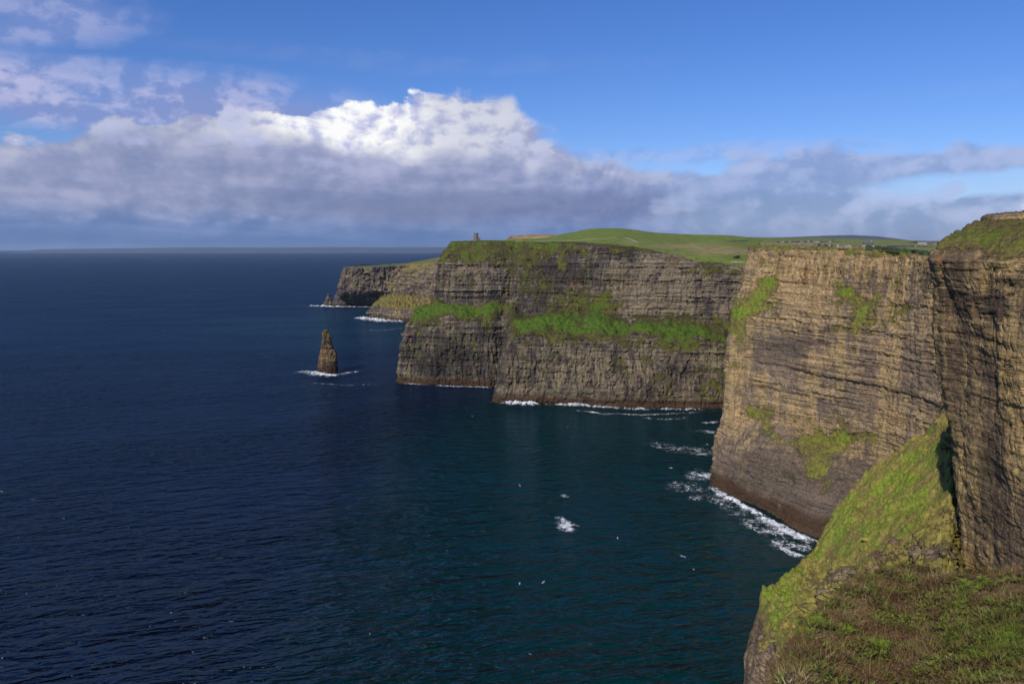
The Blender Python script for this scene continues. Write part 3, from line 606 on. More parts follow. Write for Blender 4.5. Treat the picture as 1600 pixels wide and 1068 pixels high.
# ------------------------------------------------------------------ foreground heath
def F_(px, py, D): return P(px, py, D)
crest = [(1222, 1110, 11.5), (1234, 1035, 13.5), (1262, 978, 16), (1300, 940, 18.5), (1345, 905, 21), (1400, 886, 22.5), (1460, 888, 22), (1520, 893, 20.5), (1600, 889, 19.5), (1700, 885, 19), (1950, 880, 18)]
Fr = []
for px, py, D in crest:
    p = P(px, py, D); L = max(0, (1240-px)/60)
    c = [(p[0]+2, p[1]+18, p[2]-75, 0), (p[0]+1, p[1]+7, p[2]-26, .1), (p[0]+.2, p[1]+2.2, p[2]-3.6, .5), (*p, .8)]
    a = (py+ (1095-py)*.45); c.append((*P(px, max(a, py+25), D*.78), .8))
    c.append((*P(px+8, max(1095, py+60), D*.55), .8))
    c.append((*P(px+30, 1400, 5.2), .8)); q = P(px+30, 1400, 5.2)
    c.append((q[0]*.9, 2.0, q[2]-.2, .8)); c.append((q[0]*.8+.5, -12, q[2]+.3, .8))
    Fr.append(c)
lead = [[(x+.2, y+.3, z-9, 0) for i, (x, y, z, g) in enumerate(Fr[0])]]
lead0 = [[(x+2.5, y+.6, z-60, 0) for (x, y, z, g) in Fr[0]]]
Fr = lead0+lead+Fr
M_F = rock_mat('heath_soil', (.05, .035, .025), (.09, .065, .045), (.14, .10, .065), ls=.03, wet=False, gdark=(.08, .055, .032), gmid=(.15, .105, .06), gbright=(.13, .11, .05), gthr=.1)
ground = cliff('ground', T(Fr), [10, 20, 40, 60, 60, 40, 20, 10], [10, 30, 34, 34, 34, 34, 40, 40, 40, 46, 50, 40], M_F, amp=.15, ls=.05, kv=6, ku=6, seed=4.4, gamp=2.4)
tag(ground, 'brown heathy ground in the near right corner')

def foliage_mat(name, cols, rough=.75, trans=.25):
    m, t, b = mat(name); a = attr(t, 'tone')
    n = new(t, 'ValToRGB'); t.links.new(a.s, n.inputs[0]); cr = n.color_ramp
    while len(cr.elements) < len(cols): cr.elements.new(0.5)
    for i, c in enumerate(cols): cr.elements[i].position = i/(len(cols)-1); cr.elements[i].color = (*c, 1)
    t.links.new(n.outputs[0], b.inputs['Base Color']); setin(t, b, 'Roughness', rough); setin(t, b, 'Specular IOR Level', .2)
    tr = new(t, 'BsdfTranslucent'); t.links.new(n.outputs[0], tr.inputs[0])
    mx = new(t, 'MixShader'); mx.inputs[0].default_value = trans
    t.links.new(b.outputs[0], mx.inputs[1]); t.links.new(tr.outputs[0], mx.inputs[2])
    o = [x for x in t.nodes if x.type == 'OUTPUT_MATERIAL'][0]; t.links.new(mx.outputs[0], o.inputs[0])
    return m
def blades(base, dirv, lens, wid, tone, bend):
    """curved grass blades: 3 pairs of vertices each"""
    n = len(base); side = np.cross(dirv, np.array([0, 0, 1.0])+RNG.normal(size=(n, 3))*.3); side /= np.linalg.norm(side, axis=1)[:, None]+1e-9
    V = np.zeros((n, 6, 3))
    for k, (s_, w_) in enumerate(((0, 1.0), (.55, .8), (1.0, .08))):
        c = base+dirv*(lens*s_)[:, None]+bend*((lens*s_**2)[:, None])
        V[:, 2*k] = c-side*(wid*w_/2)[:, None]; V[:, 2*k+1] = c+side*(wid*w_/2)[:, None]
    idx = (np.arange(n)*6)[:, None]
    Fc = np.concatenate([idx+np.array([0, 1, 3, 2]), idx+np.array([2, 3, 5, 4])])
    return V.reshape(-1, 3), Fc, np.repeat(tone, 6)
def surface_points(ob, n, test):
    me = ob.data; V = np.zeros(len(me.vertices)*3, np.float32); me.vertices.foreach_get('co', V); V = V.reshape(-1, 3).astype(float)
    Fc = np.zeros(len(me.polygons)*4, np.int32); me.polygons.foreach_get('vertices', Fc); Fc = Fc.reshape(-1, 4)
    c = V[Fc].mean(1); Fc = Fc[test(c)]
    a, b_, c_, d = (V[Fc[:, i]] for i in range(4))
    ar = np.linalg.norm(np.cross(b_-a, d-a), axis=1)
    i = RNG.choice(len(Fc), n, p=ar/ar.sum()); u, v = RNG.rand(n, 1), RNG.rand(n, 1)
    return a[i]*(1-u)*(1-v)+b_[i]*u*(1-v)+c_[i]*u*v+d[i]*(1-u)*v
def in_view(c):
    px, py = proj(c); return (px > 1190) & (px < 1900) & (py > 860) & (py < 1150) & (c[:, 1] > 7.6)
GREENS = [(1560, 1015, 85, 42, 1.25), (1590, 965, 40, 26, .8), (1490, 1010, 30, 20, .5), (1375, 1015, 22, 16, 1.0), (1500, 935, 26, 34, .7), (1275, 975, 26, 16, .7), (1318, 990, 18, 14, .7), (1420, 1060, 40, 10, .5), (1250, 1040, 30, 20, .4), (1440, 905, 50, 10, .4)]
pts = surface_points(ground, 290000, in_view)
gr = blobs(pts, GREENS)+fbm(pts, .8, 3, .5, 2.0)*.3
N = len(pts); isg = gr > RNG.rand(N)*.6+.3
dirv = RNG.normal(size=(N, 3))*np.where(isg, .55, 1.0)[:, None]; dirv[:, 2] = np.abs(dirv[:, 2])*.5+np.where(isg, .8, .35)
dirv /= np.linalg.norm(dirv, axis=1)[:, None]
bend = RNG.normal(size=(N, 3))*.6; bend[:, 2] -= .3
clump = np.clip(.75+fbm(pts, .5, 3, .5, 8.0)*.9, .25, 1.6)
tone = np.clip(.42+fbm(pts, 1.1, 3, .6, 3.0)*.5+RNG.normal(size=N)*.22, 0, 1)
for nm, sel, m_, wd, ln, lab in (
    ('heath', ~isg, foliage_mat('dry_heather', [(.075, .040, .020), (.19, .100, .045), (.27, .175, .075), (.19, .17, .05), (.42, .31, .16)]), (.008, .020), (.06, .20), 'tangled brown dry heather and grass in the near corner'),
    ('grass', isg, foliage_mat('fresh_grass', [(.05, .065, .010), (.11, .14, .020), (.18, .22, .03), (.27, .29, .07)]), (.010, .022), (.08, .22), 'fresh green grass patches among the brown heather')):
    k = sel.sum()
    V, Fc, tn = blades(pts[sel], dirv[sel], (ln[0]+RNG.rand(k)*(ln[1]-ln[0]))*clump[sel], wd[0]+RNG.rand(k)*(wd[1]-wd[0]), tone[sel], bend[sel])
    o = mesh_obj(nm, V, Fc, m_, attrs={'tone': tn}, smooth=False); tag(o, lab, nm, kind='stuff')

cvr = surface_points(ground, 120000, in_view)
cn = fbm(cvr, 1.0, 4, .6, 31.0)+blobs(cvr, GREENS)*.25
cvr = cvr[cn > .02]; N = len(cvr)
dv = RNG.normal(size=(N, 3)); dv[:, 2] = np.abs(dv[:, 2])*.6+.15; dv /= np.linalg.norm(dv, axis=1)[:, None]
V, Fc, tn = blades(cvr+np.array([0, 0, .06])+dv*.05, dv, .04+RNG.rand(N)*.06, .025+RNG.rand(N)*.035, np.clip(.5+fbm(cvr, .7, 3, .6, 12)*.7+RNG.normal(size=N)*.2, 0, 1), RNG.normal(size=(N, 3))*.3)
tag(mesh_obj('ground_cover', V, Fc, foliage_mat('creeping_leaf', [(.09, .055, .03), (.13, .10, .03), (.12, .14, .025), (.17, .20, .04)]), attrs={'tone': tn}, smooth=False), 'low olive leafy cover creeping through the heather', 'ground cover', kind='stuff')

# tufts on the turf spur
def spur_view(c):
    px, py = proj(c); return (px > 1170) & (px < 1500) & (py > 620) & (py < 1068)
me = spur.data
gat = np.zeros(len(me.vertices), np.float32); me.attributes['grass'].data.foreach_get('value', gat)
pts = surface_points(spur, 230000, spur_view)
N = len(pts)
px_, py_ = proj(pts); tn = np.clip(.47+fbm(pts, (13, 13, 13), 4, .6, 1.0)*.75+RNG.normal(size=N)*.10, 0, 1)
bare = fbm(pts, (7, 7, 5), 4, .6, 5.5)+blobs(pts, [(x, y, a, b_, -s_*2) for x, y, a, b_, s_ in paintE])*.8+((px_ < 1215) & (py_ > 975))*2+fbm(pts, 1.8, 2)*.4
keep = bare < .22
pts = pts[keep]; tn = tn[keep]; N = len(pts)
dirv = RNG.normal(size=(N, 3))*.5+np.array([-.35, -.1, .55]); dirv /= np.linalg.norm(dirv, axis=1)[:, None]
V, Fc, tt = blades(pts, dirv, .12+RNG.rand(N)*.22, .03+RNG.rand(N)*.05, tn, RNG.normal(size=(N, 3))*.2+np.array([-.15, 0, -.3]))
M_TUFT = foliage_mat('spur_grass', [(.22, .16, .07), (.37, .29, .11), (.36, .32, .075), (.24, .31, .045), (.15, .25, .025)])
tag(mesh_obj('grass', V, Fc, M_TUFT, attrs={'tone': tt}, smooth=False), 'yellow green grass tufts on the steep turf spur', 'grass', kind='stuff')

# leafy plants in the foreground, each one a thing
M_LEAF = foliage_mat('fern_leaf', [(.10, .14, .010), (.19, .26, .02), (.30, .38, .05)], .55, .3)
def plant(px, py, r, nf, label, seed):
    rs = np.random.RandomState(seed); p = hit(px, py, [ground])
    if p is None: return
    root = empty('leafy_plant', p); tag(root, label, 'plant', 'leafy plants in the heath')
    for k in range(nf):
        a = 2*math.pi*(k+rs.rand()*.7)/nf; L = r*(.7+.5*rs.rand()); lean = .5+.6*rs.rand()
        V = []; Fc = []; tn = []
        seg = 9
        for i in range(seg):
            s_ = (i+.5)/seg; rad = L*s_*math.sin(lean)*1.1; h = L*(s_*math.cos(lean)*1.25-.55*s_*s_)
            c = np.array([math.cos(a)*rad, math.sin(a)*rad, h+.03]); w_ = L*.38*math.sin(math.pi*min(1, s_*.85+.15))+.015
            sd = np.array([-math.sin(a), math.cos(a), 0]); fw = np.array([math.cos(a), math.sin(a), .2])
            for sg in (-1, 1):
                n0 = len(V); tip = c+sd*sg*w_+fw*w_*.45+np.array([0, 0, rs.normal()*.25*w_])
                hw = L/seg*.52
                V += [c-fw*hw*.5, c+fw*hw*.6, (c+tip)/2+fw*hw*.8, tip]; V += [(c+tip)/2-fw*hw*.6]
                Fc += [[n0, n0+1, n0+2, n0+4], [n0+4, n0+2, n0+3, n0+3]]
                tn += [.3+.5*rs.rand()]*5
        # split into triangles to keep the tips clean
        F3 = []
        for q in Fc:
            F3.append([q[0], q[1], q[2]]); 
            if q[3] != q[2]: F3.append([q[0], q[2], q[3]])
        mesh_obj('frond', V, F3, M_LEAF, root, {'tone': tn}, smooth=False)
for a in ((1516, 925, .42, 9, 'largest bright green leafy plant at the foot of the right cliff'), (1502, 950, .32, 8, 'green leafy plant just below the largest one on the right'),
          (1540, 915, .28, 7, 'small green leafy plant right of the largest one'), (1552, 945, .26, 7, 'green leafy plant above the fresh grass patch'),
          (1275, 978, .34, 8, 'leafy plant nearest the left edge of the brown heath'), (1262, 995, .25, 7, 'small leafy plant low at the heath edge on the left'),
          (1320, 992, .30, 8, 'yellow green leafy plant in the middle of the brown heath'), (1372, 1015, .30, 8, 'dark green leafy plant beside the bare earth'),
          (1530, 1030, .24, 7, 'leafy plant inside the fresh grass patch at the lower right'), (1580, 1000, .25, 7, 'leafy plant in the grass patch by the right edge')):
    plant(*a, seed=int(a[0]))

# ------------------------------------------------------------------ sea stacks
def stack(name, prof, depth, D, material, label, ls=.5, amp=1.0, seed=0.0, nz=130, na=150):
    """prof: (py, left px, right px) from the waterline up"""
    zs, cx, rx = [], [], []
    for py, l, r in prof:
        a, b_ = P(l, py, D), P(r, py, D); zs.append(a[2]); cx.append((a[0]+b_[0])/2); rx.append((b_[0]-a[0])/2)
    base = (cx[0], D, 0); z = np.linspace(-5, max(zs), nz)
    o_ = np.argsort(zs); zs = np.array(zs)[o_]; cx = np.array(cx)[o_]; rx = np.array(rx)[o_]
    X = np.interp(z, zs, cx); RX = np.interp(z, zs, rx); th = np.linspace(0, 2*math.pi, na)
    RX = np.concatenate([RX[:-1], [RX[-1]*.5]])
    Q = np.stack([X[:, None]+RX[:, None]*np.cos(th), D+(RX*depth)[:, None]*np.sin(th), z[:, None]+0*th[None]], -1)
    n = np.stack([np.cos(th)[None]+0*z[:, None], np.sin(th)[None]+0*z[:, None], 0*Q[..., 2]], -1)
    W = Q+fbm(Q, 8*ls, 2, .5, seed)[..., None]*1.5
    j = -np.clip(1-np.abs(pn(W, (9*ls, 9*ls, 50*ls), seed+2))*5, 0, 1)*3.0
    d = (j+fbm(Q, 10*ls, 4, .55, seed)*2.2+(cell(W, (5*ls, 5*ls, 5*ls))-.5)*3.2+(cell(W, (2.5*ls, 2.5*ls, 2*ls), 5)-.5)*1.6+np.tanh(pn(W, (90, 90, 4*ls))*4)*.8)*ls*amp
    d *= np.clip(RX[:, None]/ (2.2*ls), .25, 1)*1.8-.9*np.clip(RX[:, None]/8, 0, 1)
    d[:, -1] = d[:, 0]
    Q = Q+n*d[..., None]-np.array([base[0], base[1], 0])
    root = mesh_obj(name, Q, grid_faces(nz, na), material, attrs={'grass': np.clip((z/ max(zs))[:, None]*.5+0*th[None]-.1+.2*fbm(Q, 6, 3), 0, 1)})
    root.location = (base[0], base[1], 0); tag(root, label, 'sea stack'); return root
M_ST = rock_mat('stack_rock', (.05, .036, .028), (.13, .088, .055), (.31, .21, .10), ls=.7, green=.3, gdark=(.11, .085, .02), gmid=(.19, .15, .03), gbright=(.14, .15, .03), gthr=.33)
DS = D0(582)
stack('sea_stack', [(584, 496, 528), (565, 498, 527), (552, 499, 526), (545, 500.5, 522), (538, 502, 519.5), (526, 503.5, 517.5), (520, 504.5, 513.5), (515, 506.5, 511)], .7, DS, M_ST,
      'tall pointed sea stack standing alone in the sea with foam round its foot', seed=2.0)
for prof, lab, sd_ in (([(478, 505, 525), (470, 507, 521), (464, 509, 517), (459, 512, 515)], 'small dark pointed rock outermost below the farthest headland', 1.0),
                       ([(478, 518, 545), (468, 521, 542), (462, 523, 536), (457, 527, 532)], 'stubby dark rock between the farthest headland and the outermost rock', 4.0)):
    stack('sea_stack', prof, .8, D0(478), M_G, lab, ls=1.0, seed=sd_, nz=50, na=60)

# ------------------------------------------------------------------ foam
def noise_vec(t, p):
    n = new(t, 'TexNoise'); t.links.new(p.s, n.inputs['Vector']); n.inputs['Scale'].default_value = .25; n.inputs['Detail'].default_value = 3
    m = new(t, 'VectorMath'); m.operation = 'MULTIPLY_ADD'; t.links.new(n.outputs['Color'], m.inputs[0]); m.inputs[1].default_value = (6, 6, 6); t.links.new(p.s, m.inputs[2])
    return E(t, m.outputs[0])
def foam_mat():
    m = bpy.data.materials.new('foam'); m.use_nodes = True; t = m.node_tree; t.nodes.clear(); p = wpos(t)
    d = attr(t, 'dens'); n = noise(t, p, 1, 8, .74, 1.6, (.16, .16, .16)); n2 = voro(t, noise_vec(t, p), 1, (.45, .45, .45), 0, 'DISTANCE_TO_EDGE')
    a = (d*.60+(n-.5)*3.2-n2*.9+.04).step(.22, .95)*.95
    b = new(t, 'BsdfDiffuse'); b.inputs[0].default_value = (.80, .82, .84, 1); tr = new(t, 'BsdfTransparent')
    mx = new(t, 'MixShader'); t.links.new(a.s, mx.inputs[0]); t.links.new(tr.outputs[0], mx.inputs[1]); t.links.new(b.outputs[0], mx.inputs[2])
    o = new(t, 'OutputMaterial'); t.links.new(mx.outputs[0], o.inputs[0]); return m
M_FOAM = foam_mat()
def foam(pts, label, hgt=.6, seed=0.0, name='sea_foam'):
    """pts: (px, py, width m, density)"""
    q = np.array([(*P0(x, y)[:2], w_*1.15, d*.9) for x, y, w_, d in pts]); seg = np.r_[0, np.cumsum(np.linalg.norm(np.diff(q[:, :2], axis=0), axis=1))]
    n = int(min(400, max(20, seg[-1]/1.2))); u = np.linspace(0, seg[-1], n)
    L = np.stack([np.interp(u, seg, q[:, i]) for i in range(4)], -1)
    tg = np.gradient(L[:, :2], axis=0); tg /= np.linalg.norm(tg, axis=1)[:, None]+1e-9; nr = np.stack([-tg[:, 1], tg[:, 0]], -1)
    c = np.linspace(-1, 1, 17)
    XY = L[:, None, :2]+nr[:, None]*(c[None, :, None]*L[:, None, 2:3]/2)
    Q = np.concatenate([XY, np.zeros((n, 17, 1))], -1)
    ends = np.minimum(1, np.minimum(u, u[-1]-u)/(.12*u[-1]+1))[:, None]
    d = L[:, 3:4]*(1-np.abs(c)**2.2)[None]*ends*(1+fbm(Q, 14, 3, .6, seed)*.7)
    Q[..., 2] = .12+np.clip(d, 0, 1.5)*hgt*(1+fbm(Q, 3, 3, .6, seed+4))
    tag(mesh_obj(name, Q, grid_faces(n, 17), M_FOAM, attrs={'dens': d}), label, 'foam', kind='stuff')
foam([(455, 581, 14, .8), (480, 582, 22, 1.0), (500, 586, 26, 1.3), (520, 588, 22, 1.2), (545, 583, 12, .75), (572, 579, 6, .6)], 'white surf round the foot of the tall sea stack', 2.0, 1)
foam([(472, 478, 14, .7), (500, 479, 26, 1.2), (520, 480, 26, 1.2), (560, 480, 14, .8), (612, 481, 10, .8)], 'surf round the small pointed rocks', 3.0, 2)
foam([(552, 497, 20, .8), (575, 500, 34, 1.3), (600, 503, 34, 1.3), (640, 504, 14, .8)], 'surf at the foot of the grassy slope', 4.0, 3)
foam([(618, 598, 5, .9), (660, 601, 7, .9), (700, 603.5, 7, .95), (735, 604.5, 9, 1.15), (775, 606, 5, .8)], 'thin surf line below the tower headland', .8, 4)
foam([(764, 627, 8, 1.0), (785, 630, 12, 1.3), (812, 632, 16, 1.45), (826, 632, 18, 1.5), (845, 633, 6, 1.0), (875, 633.5, 6, 1.0), (905, 634, 16, 1.45), (920, 636, 6, 1.0), (990, 640, 5, .9), (1060, 640.5, 6, .85), (1125, 641, 6, .8)], 'bright surf along the terraced cliff foot', 2.2, 5)
foam([(886, 640, 5, .95), (920, 643, 9, 1.1), (944, 647, 9, 1.0), (960, 646, 7, .8), (1000, 648, 9, .75), (1050, 646, 8, .85), (1110, 643, 7, .7)], 'foam streak off the terraced cliff', .3, 6)
foam([(1000, 652, 8, .62), (1040, 655, 10, .68), (1080, 652, 10, .62)], 'faint foam streak before the cove', .2, 7)
foam([(1095, 662, 10, .8), (1124, 658, 12, .95)], 'foam lines in the cove by the tan cliff corner', .3, 8)
foam([(1085, 672, 14, .7), (1122, 676, 16, .9)], 'pale foam behind the tan cliff corner', .3, 9)
foam([(1095, 694, 12, .8), (1119, 697, 14, 1.1)], 'bright foam against the tan cliff edge', .5, 10)
foam([(1070, 738, 26, .72), (1095, 742, 36, .95), (1116, 750, 30, 1.15)], 'spread foam off the tan cliff corner', .4, 11)
foam([(1072, 776, 16, .72), (1090, 778, 20, .85), (1110, 782, 12, .6)], 'drifting foam below the tan cliff corner', .2, 12)
foam([(1108, 757, 8, 1.2), (1125, 772, 11, 1.35), (1150, 785, 11, 1.2), (1180, 801, 9, 1.1), (1205, 817, 11, 1.25), (1235, 832, 12, 1.25), (1262, 845, 14, 1.3), (1290, 860, 14, 1.2)], 'white surf line along the tan cliff foot', .9, 13)
foam([(1100, 765, 10, .5), (1125, 782, 22, .62), (1160, 802, 22, .6), (1195, 825, 26, .66), (1235, 850, 26, .66), (1275, 868, 20, .5)], 'thin lacy wash beside the surf of the tan cliff', .1, 31)
foam([(1010, 690, 16, .5), (1050, 700, 30, .6), (1100, 706, 34, .66), (1120, 712, 20, .6)], 'thin lacy wash in the corner of the bay', .1, 32)
foam([(1040, 755, 20, .5), (1070, 760, 34, .62), (1105, 764, 24, .66)], 'thin lacy wash off the tan cliff corner', .1, 33)
foam([(1165, 822, 8, .85), (1180, 825, 9, 1.0), (1190, 829, 5, .7)], 'small foam patch off the tan cliff foot', .3, 14)
foam([(1190, 812, 9, .9), (1220, 828, 12, 1.0), (1250, 838, 12, 1.0)], 'foam wash spreading off the tan cliff foot', .3, 15)
foam([(1205, 842, 5, 1.1), (1220, 856, 6, 1.15), (1240, 866, 8, 1.2), (1262, 872, 9, 1.0)], 'curved foam ring by the turf spur', .4, 16)
foam([(1225, 850, 12, .75), (1250, 855, 18, .85), (1272, 860, 16, .9)], 'foam inside the curved ring', .3, 17)
foam([(871, 803, 5, .8), (876, 812, 9, 1.0), (885, 822, 19, 1.35), (894, 828, 15, 1.35), (905, 831, 4, 1.0)], 'pale floating foam patch in the middle of the bay', .3, 18)
foam([(878, 772, 6, .9), (884, 775, 9, 1.05), (890, 777, 4, .9)], 'small foam patch behind the larger floating one', .2, 19)
foam([(1060, 866, 3, 1.0), (1066, 869, 4, 1.1), (1072, 872, 3, 1.0)], 'foam fleck near the turf spur', .2, 20)
foam([(1044, 730, 3, 1.0), (1050, 731, 4, 1.1), (1056, 731, 3, .9)], 'foam fleck off the tan cliff corner', .2, 21)
foam([(480, 597, 8, .6), (540, 602, 9, .62), (600, 600, 8, .6)], 'faint wake streak beyond the sea stack', .1, 22)
foam([(565, 516, 12, .62), (600, 516, 14, .7), (635, 512, 10, .6)], 'faint streak off the grassy slope', .1, 23)

# ------------------------------------------------------------------ gulls over the bay
M_GW = bpy.data.materials.new('gull_plumage'); M_GW.use_nodes = True
M_GW.node_tree.nodes['Principled BSDF'].inputs['Base Color'].default_value = (.8, .8, .8, 1); M_GW.node_tree.nodes['Principled BSDF'].inputs['Roughness'].default_value = .8
def gull_mesh():
    bm = bmesh.new(); st = [(-.26, .02, .01), (-.16, .05, .035), (0, .075, .065), (.13, .06, .055), (.2, .035, .035), (.25, .04, .04), (.3, .008, .008)]; rings = []
    for y, rx, rz in st: rings.append([bm.verts.new((rx*math.cos(a), y, rz*math.sin(a)+(.02 if y > .15 else 0))) for a in [2*math.pi*k/8 for k in range(8)]])
    for a, b_ in zip(rings, rings[1:]):
        for k in range(8): bm.faces.new((a[k], a[(k+1) % 8], b_[(k+1) % 8], b_[k]))
    bm.faces.new(rings[0][::-1]); bm.faces.new(rings[-1])
    for s_ in (-1, 1):
        sp = [(.04, .12, -.08, .02), (.28, .16, -.04, .12), (.5, .10, -.06, .10), (.72, -.06, -.12, .04)]; top = []
        for x, ya, yb, z in sp: top.append([bm.verts.new((s_*x, ya, z+.012)), bm.verts.new((s_*x, yb, z+.006)), bm.verts.new((s_*x, (ya+yb)/2, z-.012))])
        for a, b_ in zip(top, top[1:]):
            for k in range(3): bm.faces.new((a[k], a[(k+1) % 3], b_[(k+1) % 3], b_[k]) if s_ > 0 else (a[(k+1) % 3], a[k], b_[k], b_[(k+1) % 3]))
        bm.faces.new(top[-1])
    tl = [bm.verts.new(c) for c in ((-.02, -.24, .01), (.02, -.24, .01), (.08, -.38, .0), (-.08, -.38, .0), (0, -.3, .02))]
    bm.faces.new((tl[0], tl[1], tl[4])); bm.faces.new((tl[1], tl[2], tl[4])); bm.faces.new((tl[2], tl[3], tl[4])); bm.faces.new((tl[3], tl[0], tl[4]))
    return bm
g0 = bm_obj('gull', gull_mesh(), M_GW, smooth=True)
GL = [(812, 758, 330, 'white gull over the open bay left of the foam patches'), (887, 667, 420, 'gull low over dark water below the terraced cliff'), (738, 650, 420, 'gull alone over dark water below the tower headland'), (812, 911, 230, 'left gull of two low over the bay in the lower middle'), (849, 909, 235, 'right gull of two low over the bay in the lower middle'),
      (965, 840, 260, 'gull right of the large floating foam patch'), (1084, 889, 230, 'gull near the turf spur over dark water'), (828, 1021, 200, 'gull near the bottom of the photo below the pair'), ]
for i, (x, y, D, lab) in enumerate(GL):
    o = g0 if i == 0 else g0.copy()
    if i: COL.objects.link(o)
    o.location = P(x, y, D); o.rotation_euler = (RNG.normal()*.35, RNG.normal()*.5, RNG.rand()*6.28); tag(o, lab, 'gull', 'white gulls flying over the bay')

# ------------------------------------------------------------------ watch tower
def stone_mat(name, a, b_, s_=1.0):
    m, t, b = mat(name); p = wpos(t); n = noise(t, p, s_, 6, .65, 0, (1, 1, 1)); br = voro(t, p, s_, (1.2, 1.2, 2.2))
    setin(t, b, 'Base Color', mix(t, (n*.6+br*.4).step(.3, .7), a, b_)); setin(t, b, 'Roughness', .9); bump(t, b, n+br, .15); return m
M_TW = stone_mat('tower_stone', (.10, .085, .075), (.21, .185, .16)); M_DK = stone_mat('dark_opening', (.012, .011, .010), (.02, .018, .016))
M_WALL = stone_mat('field_wall_stone', (.20, .17, .13), (.40, .36, .29), .6)
M_WHITE = stone_mat('whitewash', (.28, .27, .25), (.38, .36, .34), .5); M_ROOF = stone_mat('slate_roof', (.07, .075, .085), (.12, .12, .13), .5)
def cyl(bm, x, y, z0, z1, r0, r1, n=24):
    a = [bm.verts.new((x+r0*math.cos(2*math.pi*k/n), y+r0*math.sin(2*math.pi*k/n), z0)) for k in range(n)]
    b_ = [bm.verts.new((x+r1*math.cos(2*math.pi*k/n), y+r1*math.sin(2*math.pi*k/n), z1)) for k in range(n)]
    for k in range(n): bm.faces.new((a[k], a[(k+1) % n], b_[(k+1) % n], b_[k]))
    bm.faces.new(b_); bm.faces.new(a[::-1])
def box(bm, x0, x1, y0, y1, z0, z1, rz=0.0, c=(0, 0)):
    v = []
    for z in (z0, z1):
        for x, y in ((x0, y0), (x1, y0), (x1, y1), (x0, y1)):
            X = x*math.cos(rz)-y*math.sin(rz)+c[0]; Y = x*math.sin(rz)+y*math.cos(rz)+c[1]; v.append(bm.verts.new((X, Y, z)))
    for f in ((0, 3, 2, 1), (4, 5, 6, 7), (0, 1, 5, 4), (1, 2, 6, 5), (2, 3, 7, 6), (3, 0, 4, 7)): bm.faces.new([v[i] for i in f])
tp = Vector(P(744, 375.5, 1190)); tw = empty('watch_tower', tp); tag(tw, 'small round stone watch tower on the edge of the far headland', 'tower')
bm = bmesh.new(); cyl(bm, 0, 0, -3, 9.6, 3.4, 3.15); cyl(bm, 0, 0, 9.6, 10.3, 3.45, 3.45); bm_obj('wall', bm, M_TW, tw)
for k in range(10):
    bm = bmesh.new(); box(bm, -.55, .55, -.25, .25, 10.3, 11.5, 2*math.pi*k/10+math.pi/2, (3.15*math.cos(2*math.pi*k/10), 3.15*math.sin(2*math.pi*k/10))); bm_obj('battlement', bm, M_TW, tw)
bm = bmesh.new(); cyl(bm, -2.9, -1.2, -3, 7.6, 1.5, 1.4, 12); bm_obj('turret', bm, M_TW, tw)
an = bmesh.new(); box(an, 3.0, 6.3, -1.8, 1.8, -3, 3.6); box(an, 3.0, 6.5, -2.0, -1.5, 3.6, 4.3); an = bm_obj('annex', an, M_TW, tw)
bm = bmesh.new(); box(bm, 4.2, 5.1, -1.86, -1.7, -.2, 2.0); bm_obj('door', bm, M_DK, an)
for x, z in ((-.1, 6.4), (.9, 3.0)):
    bm = bmesh.new(); box(bm, x-.3, x+.3, -3.45, -3.0, z, z+1.3); bm_obj('window', bm, M_DK, tw)

# ------------------------------------------------------------------ things on the plateau
def strip(name, pts, obs, width, h, material, label, cat=None, kind=None, wob=.0, n=60, lift=0.0):
    """a wall, hedge or path that follows the ground through photo points"""
    q = []
    xs = [p[0] for p in pts]; ys = [p[1] for p in pts]
    for k in range(n):
        t_ = k/(n-1)*(len(pts)-1); i = min(int(t_), len(pts)-2); f = t_-i
        p = hit(xs[i]+(xs[i+1]-xs[i])*f, ys[i]+(ys[i+1]-ys[i])*f, obs)
        if p is not None: q.append(p)
    if len(q) < 2: print('STRIP MISSED', name, label); return None
    q = np.array(q); qs = q.copy()
    for _ in range(3): qs[1:-1] = (qs[:-2]+2*qs[1:-1]+qs[2:])/4
    tg = np.gradient(qs[:, :2], axis=0); tg /= np.linalg.norm(tg, axis=1)[:, None]+1e-9; nr = np.stack([-tg[:, 1], tg[:, 0], 0*tg[:, 0]], -1)
    hh = h*(1+wob*RNG.normal(size=len(q)))[:, None]*np.array([0, 0, 1.0]); dn = np.array([0, 0, -1.0 if h > .4 else -.3])
    rows = np.stack([qs-nr*width/2+dn, qs-nr*width/2+hh+[0, 0, lift], qs+nr*width/2+hh+[0, 0, lift], qs+nr*width/2+dn], 1)
    me = mesh_obj(name, rows, np.concatenate([grid_faces(len(q), 4)]), material, smooth=False)
    return tag(me, label, cat, kind=kind)
M_PATH = stone_mat('gravel_path', (.30, .26, .19), (.42, .37, .28), .4); M_HEDGE = stone_mat('hedge_leaves', (.02, .035, .01), (.05, .08, .02), .8)
strip('path', [(800, 377), (850, 377.3), (900, 375.5), (935, 373), (978, 371.5), (988, 375), (997, 379)], [cliffAB], 3.0, .25, M_PATH, None, kind='structure')
strip('hedge', [(1352, 388), (1400, 392), (1440, 397), (1458, 400)], [cliffC], 2.2, 2.2, M_HEDGE, 'dark green hedge line across the field behind the tan cliff edge', 'hedge', wob=.2)
strip('field_wall', [(1240, 382), (1290, 384.5), (1330, 386.5)], [cliffC], .7, 1.6, M_WALL, 'pale flagstone wall along the top edge of the tan cliff', 'wall', wob=.15)
strip('field_wall', [(1105, 381), (1140, 377.6), (1168, 376.6)], [cliffAB], 1.2, 1.2, M_WALL, 'light field wall climbing the slope behind the cove', 'wall', wob=.1)
strip('field_wall', [(1385, 386.5), (1420, 385.5), (1455, 386)], [cliffC], 1.0, 1.5, M_WALL, 'far pale field wall between the hedge and the skyline', 'wall', wob=.15)
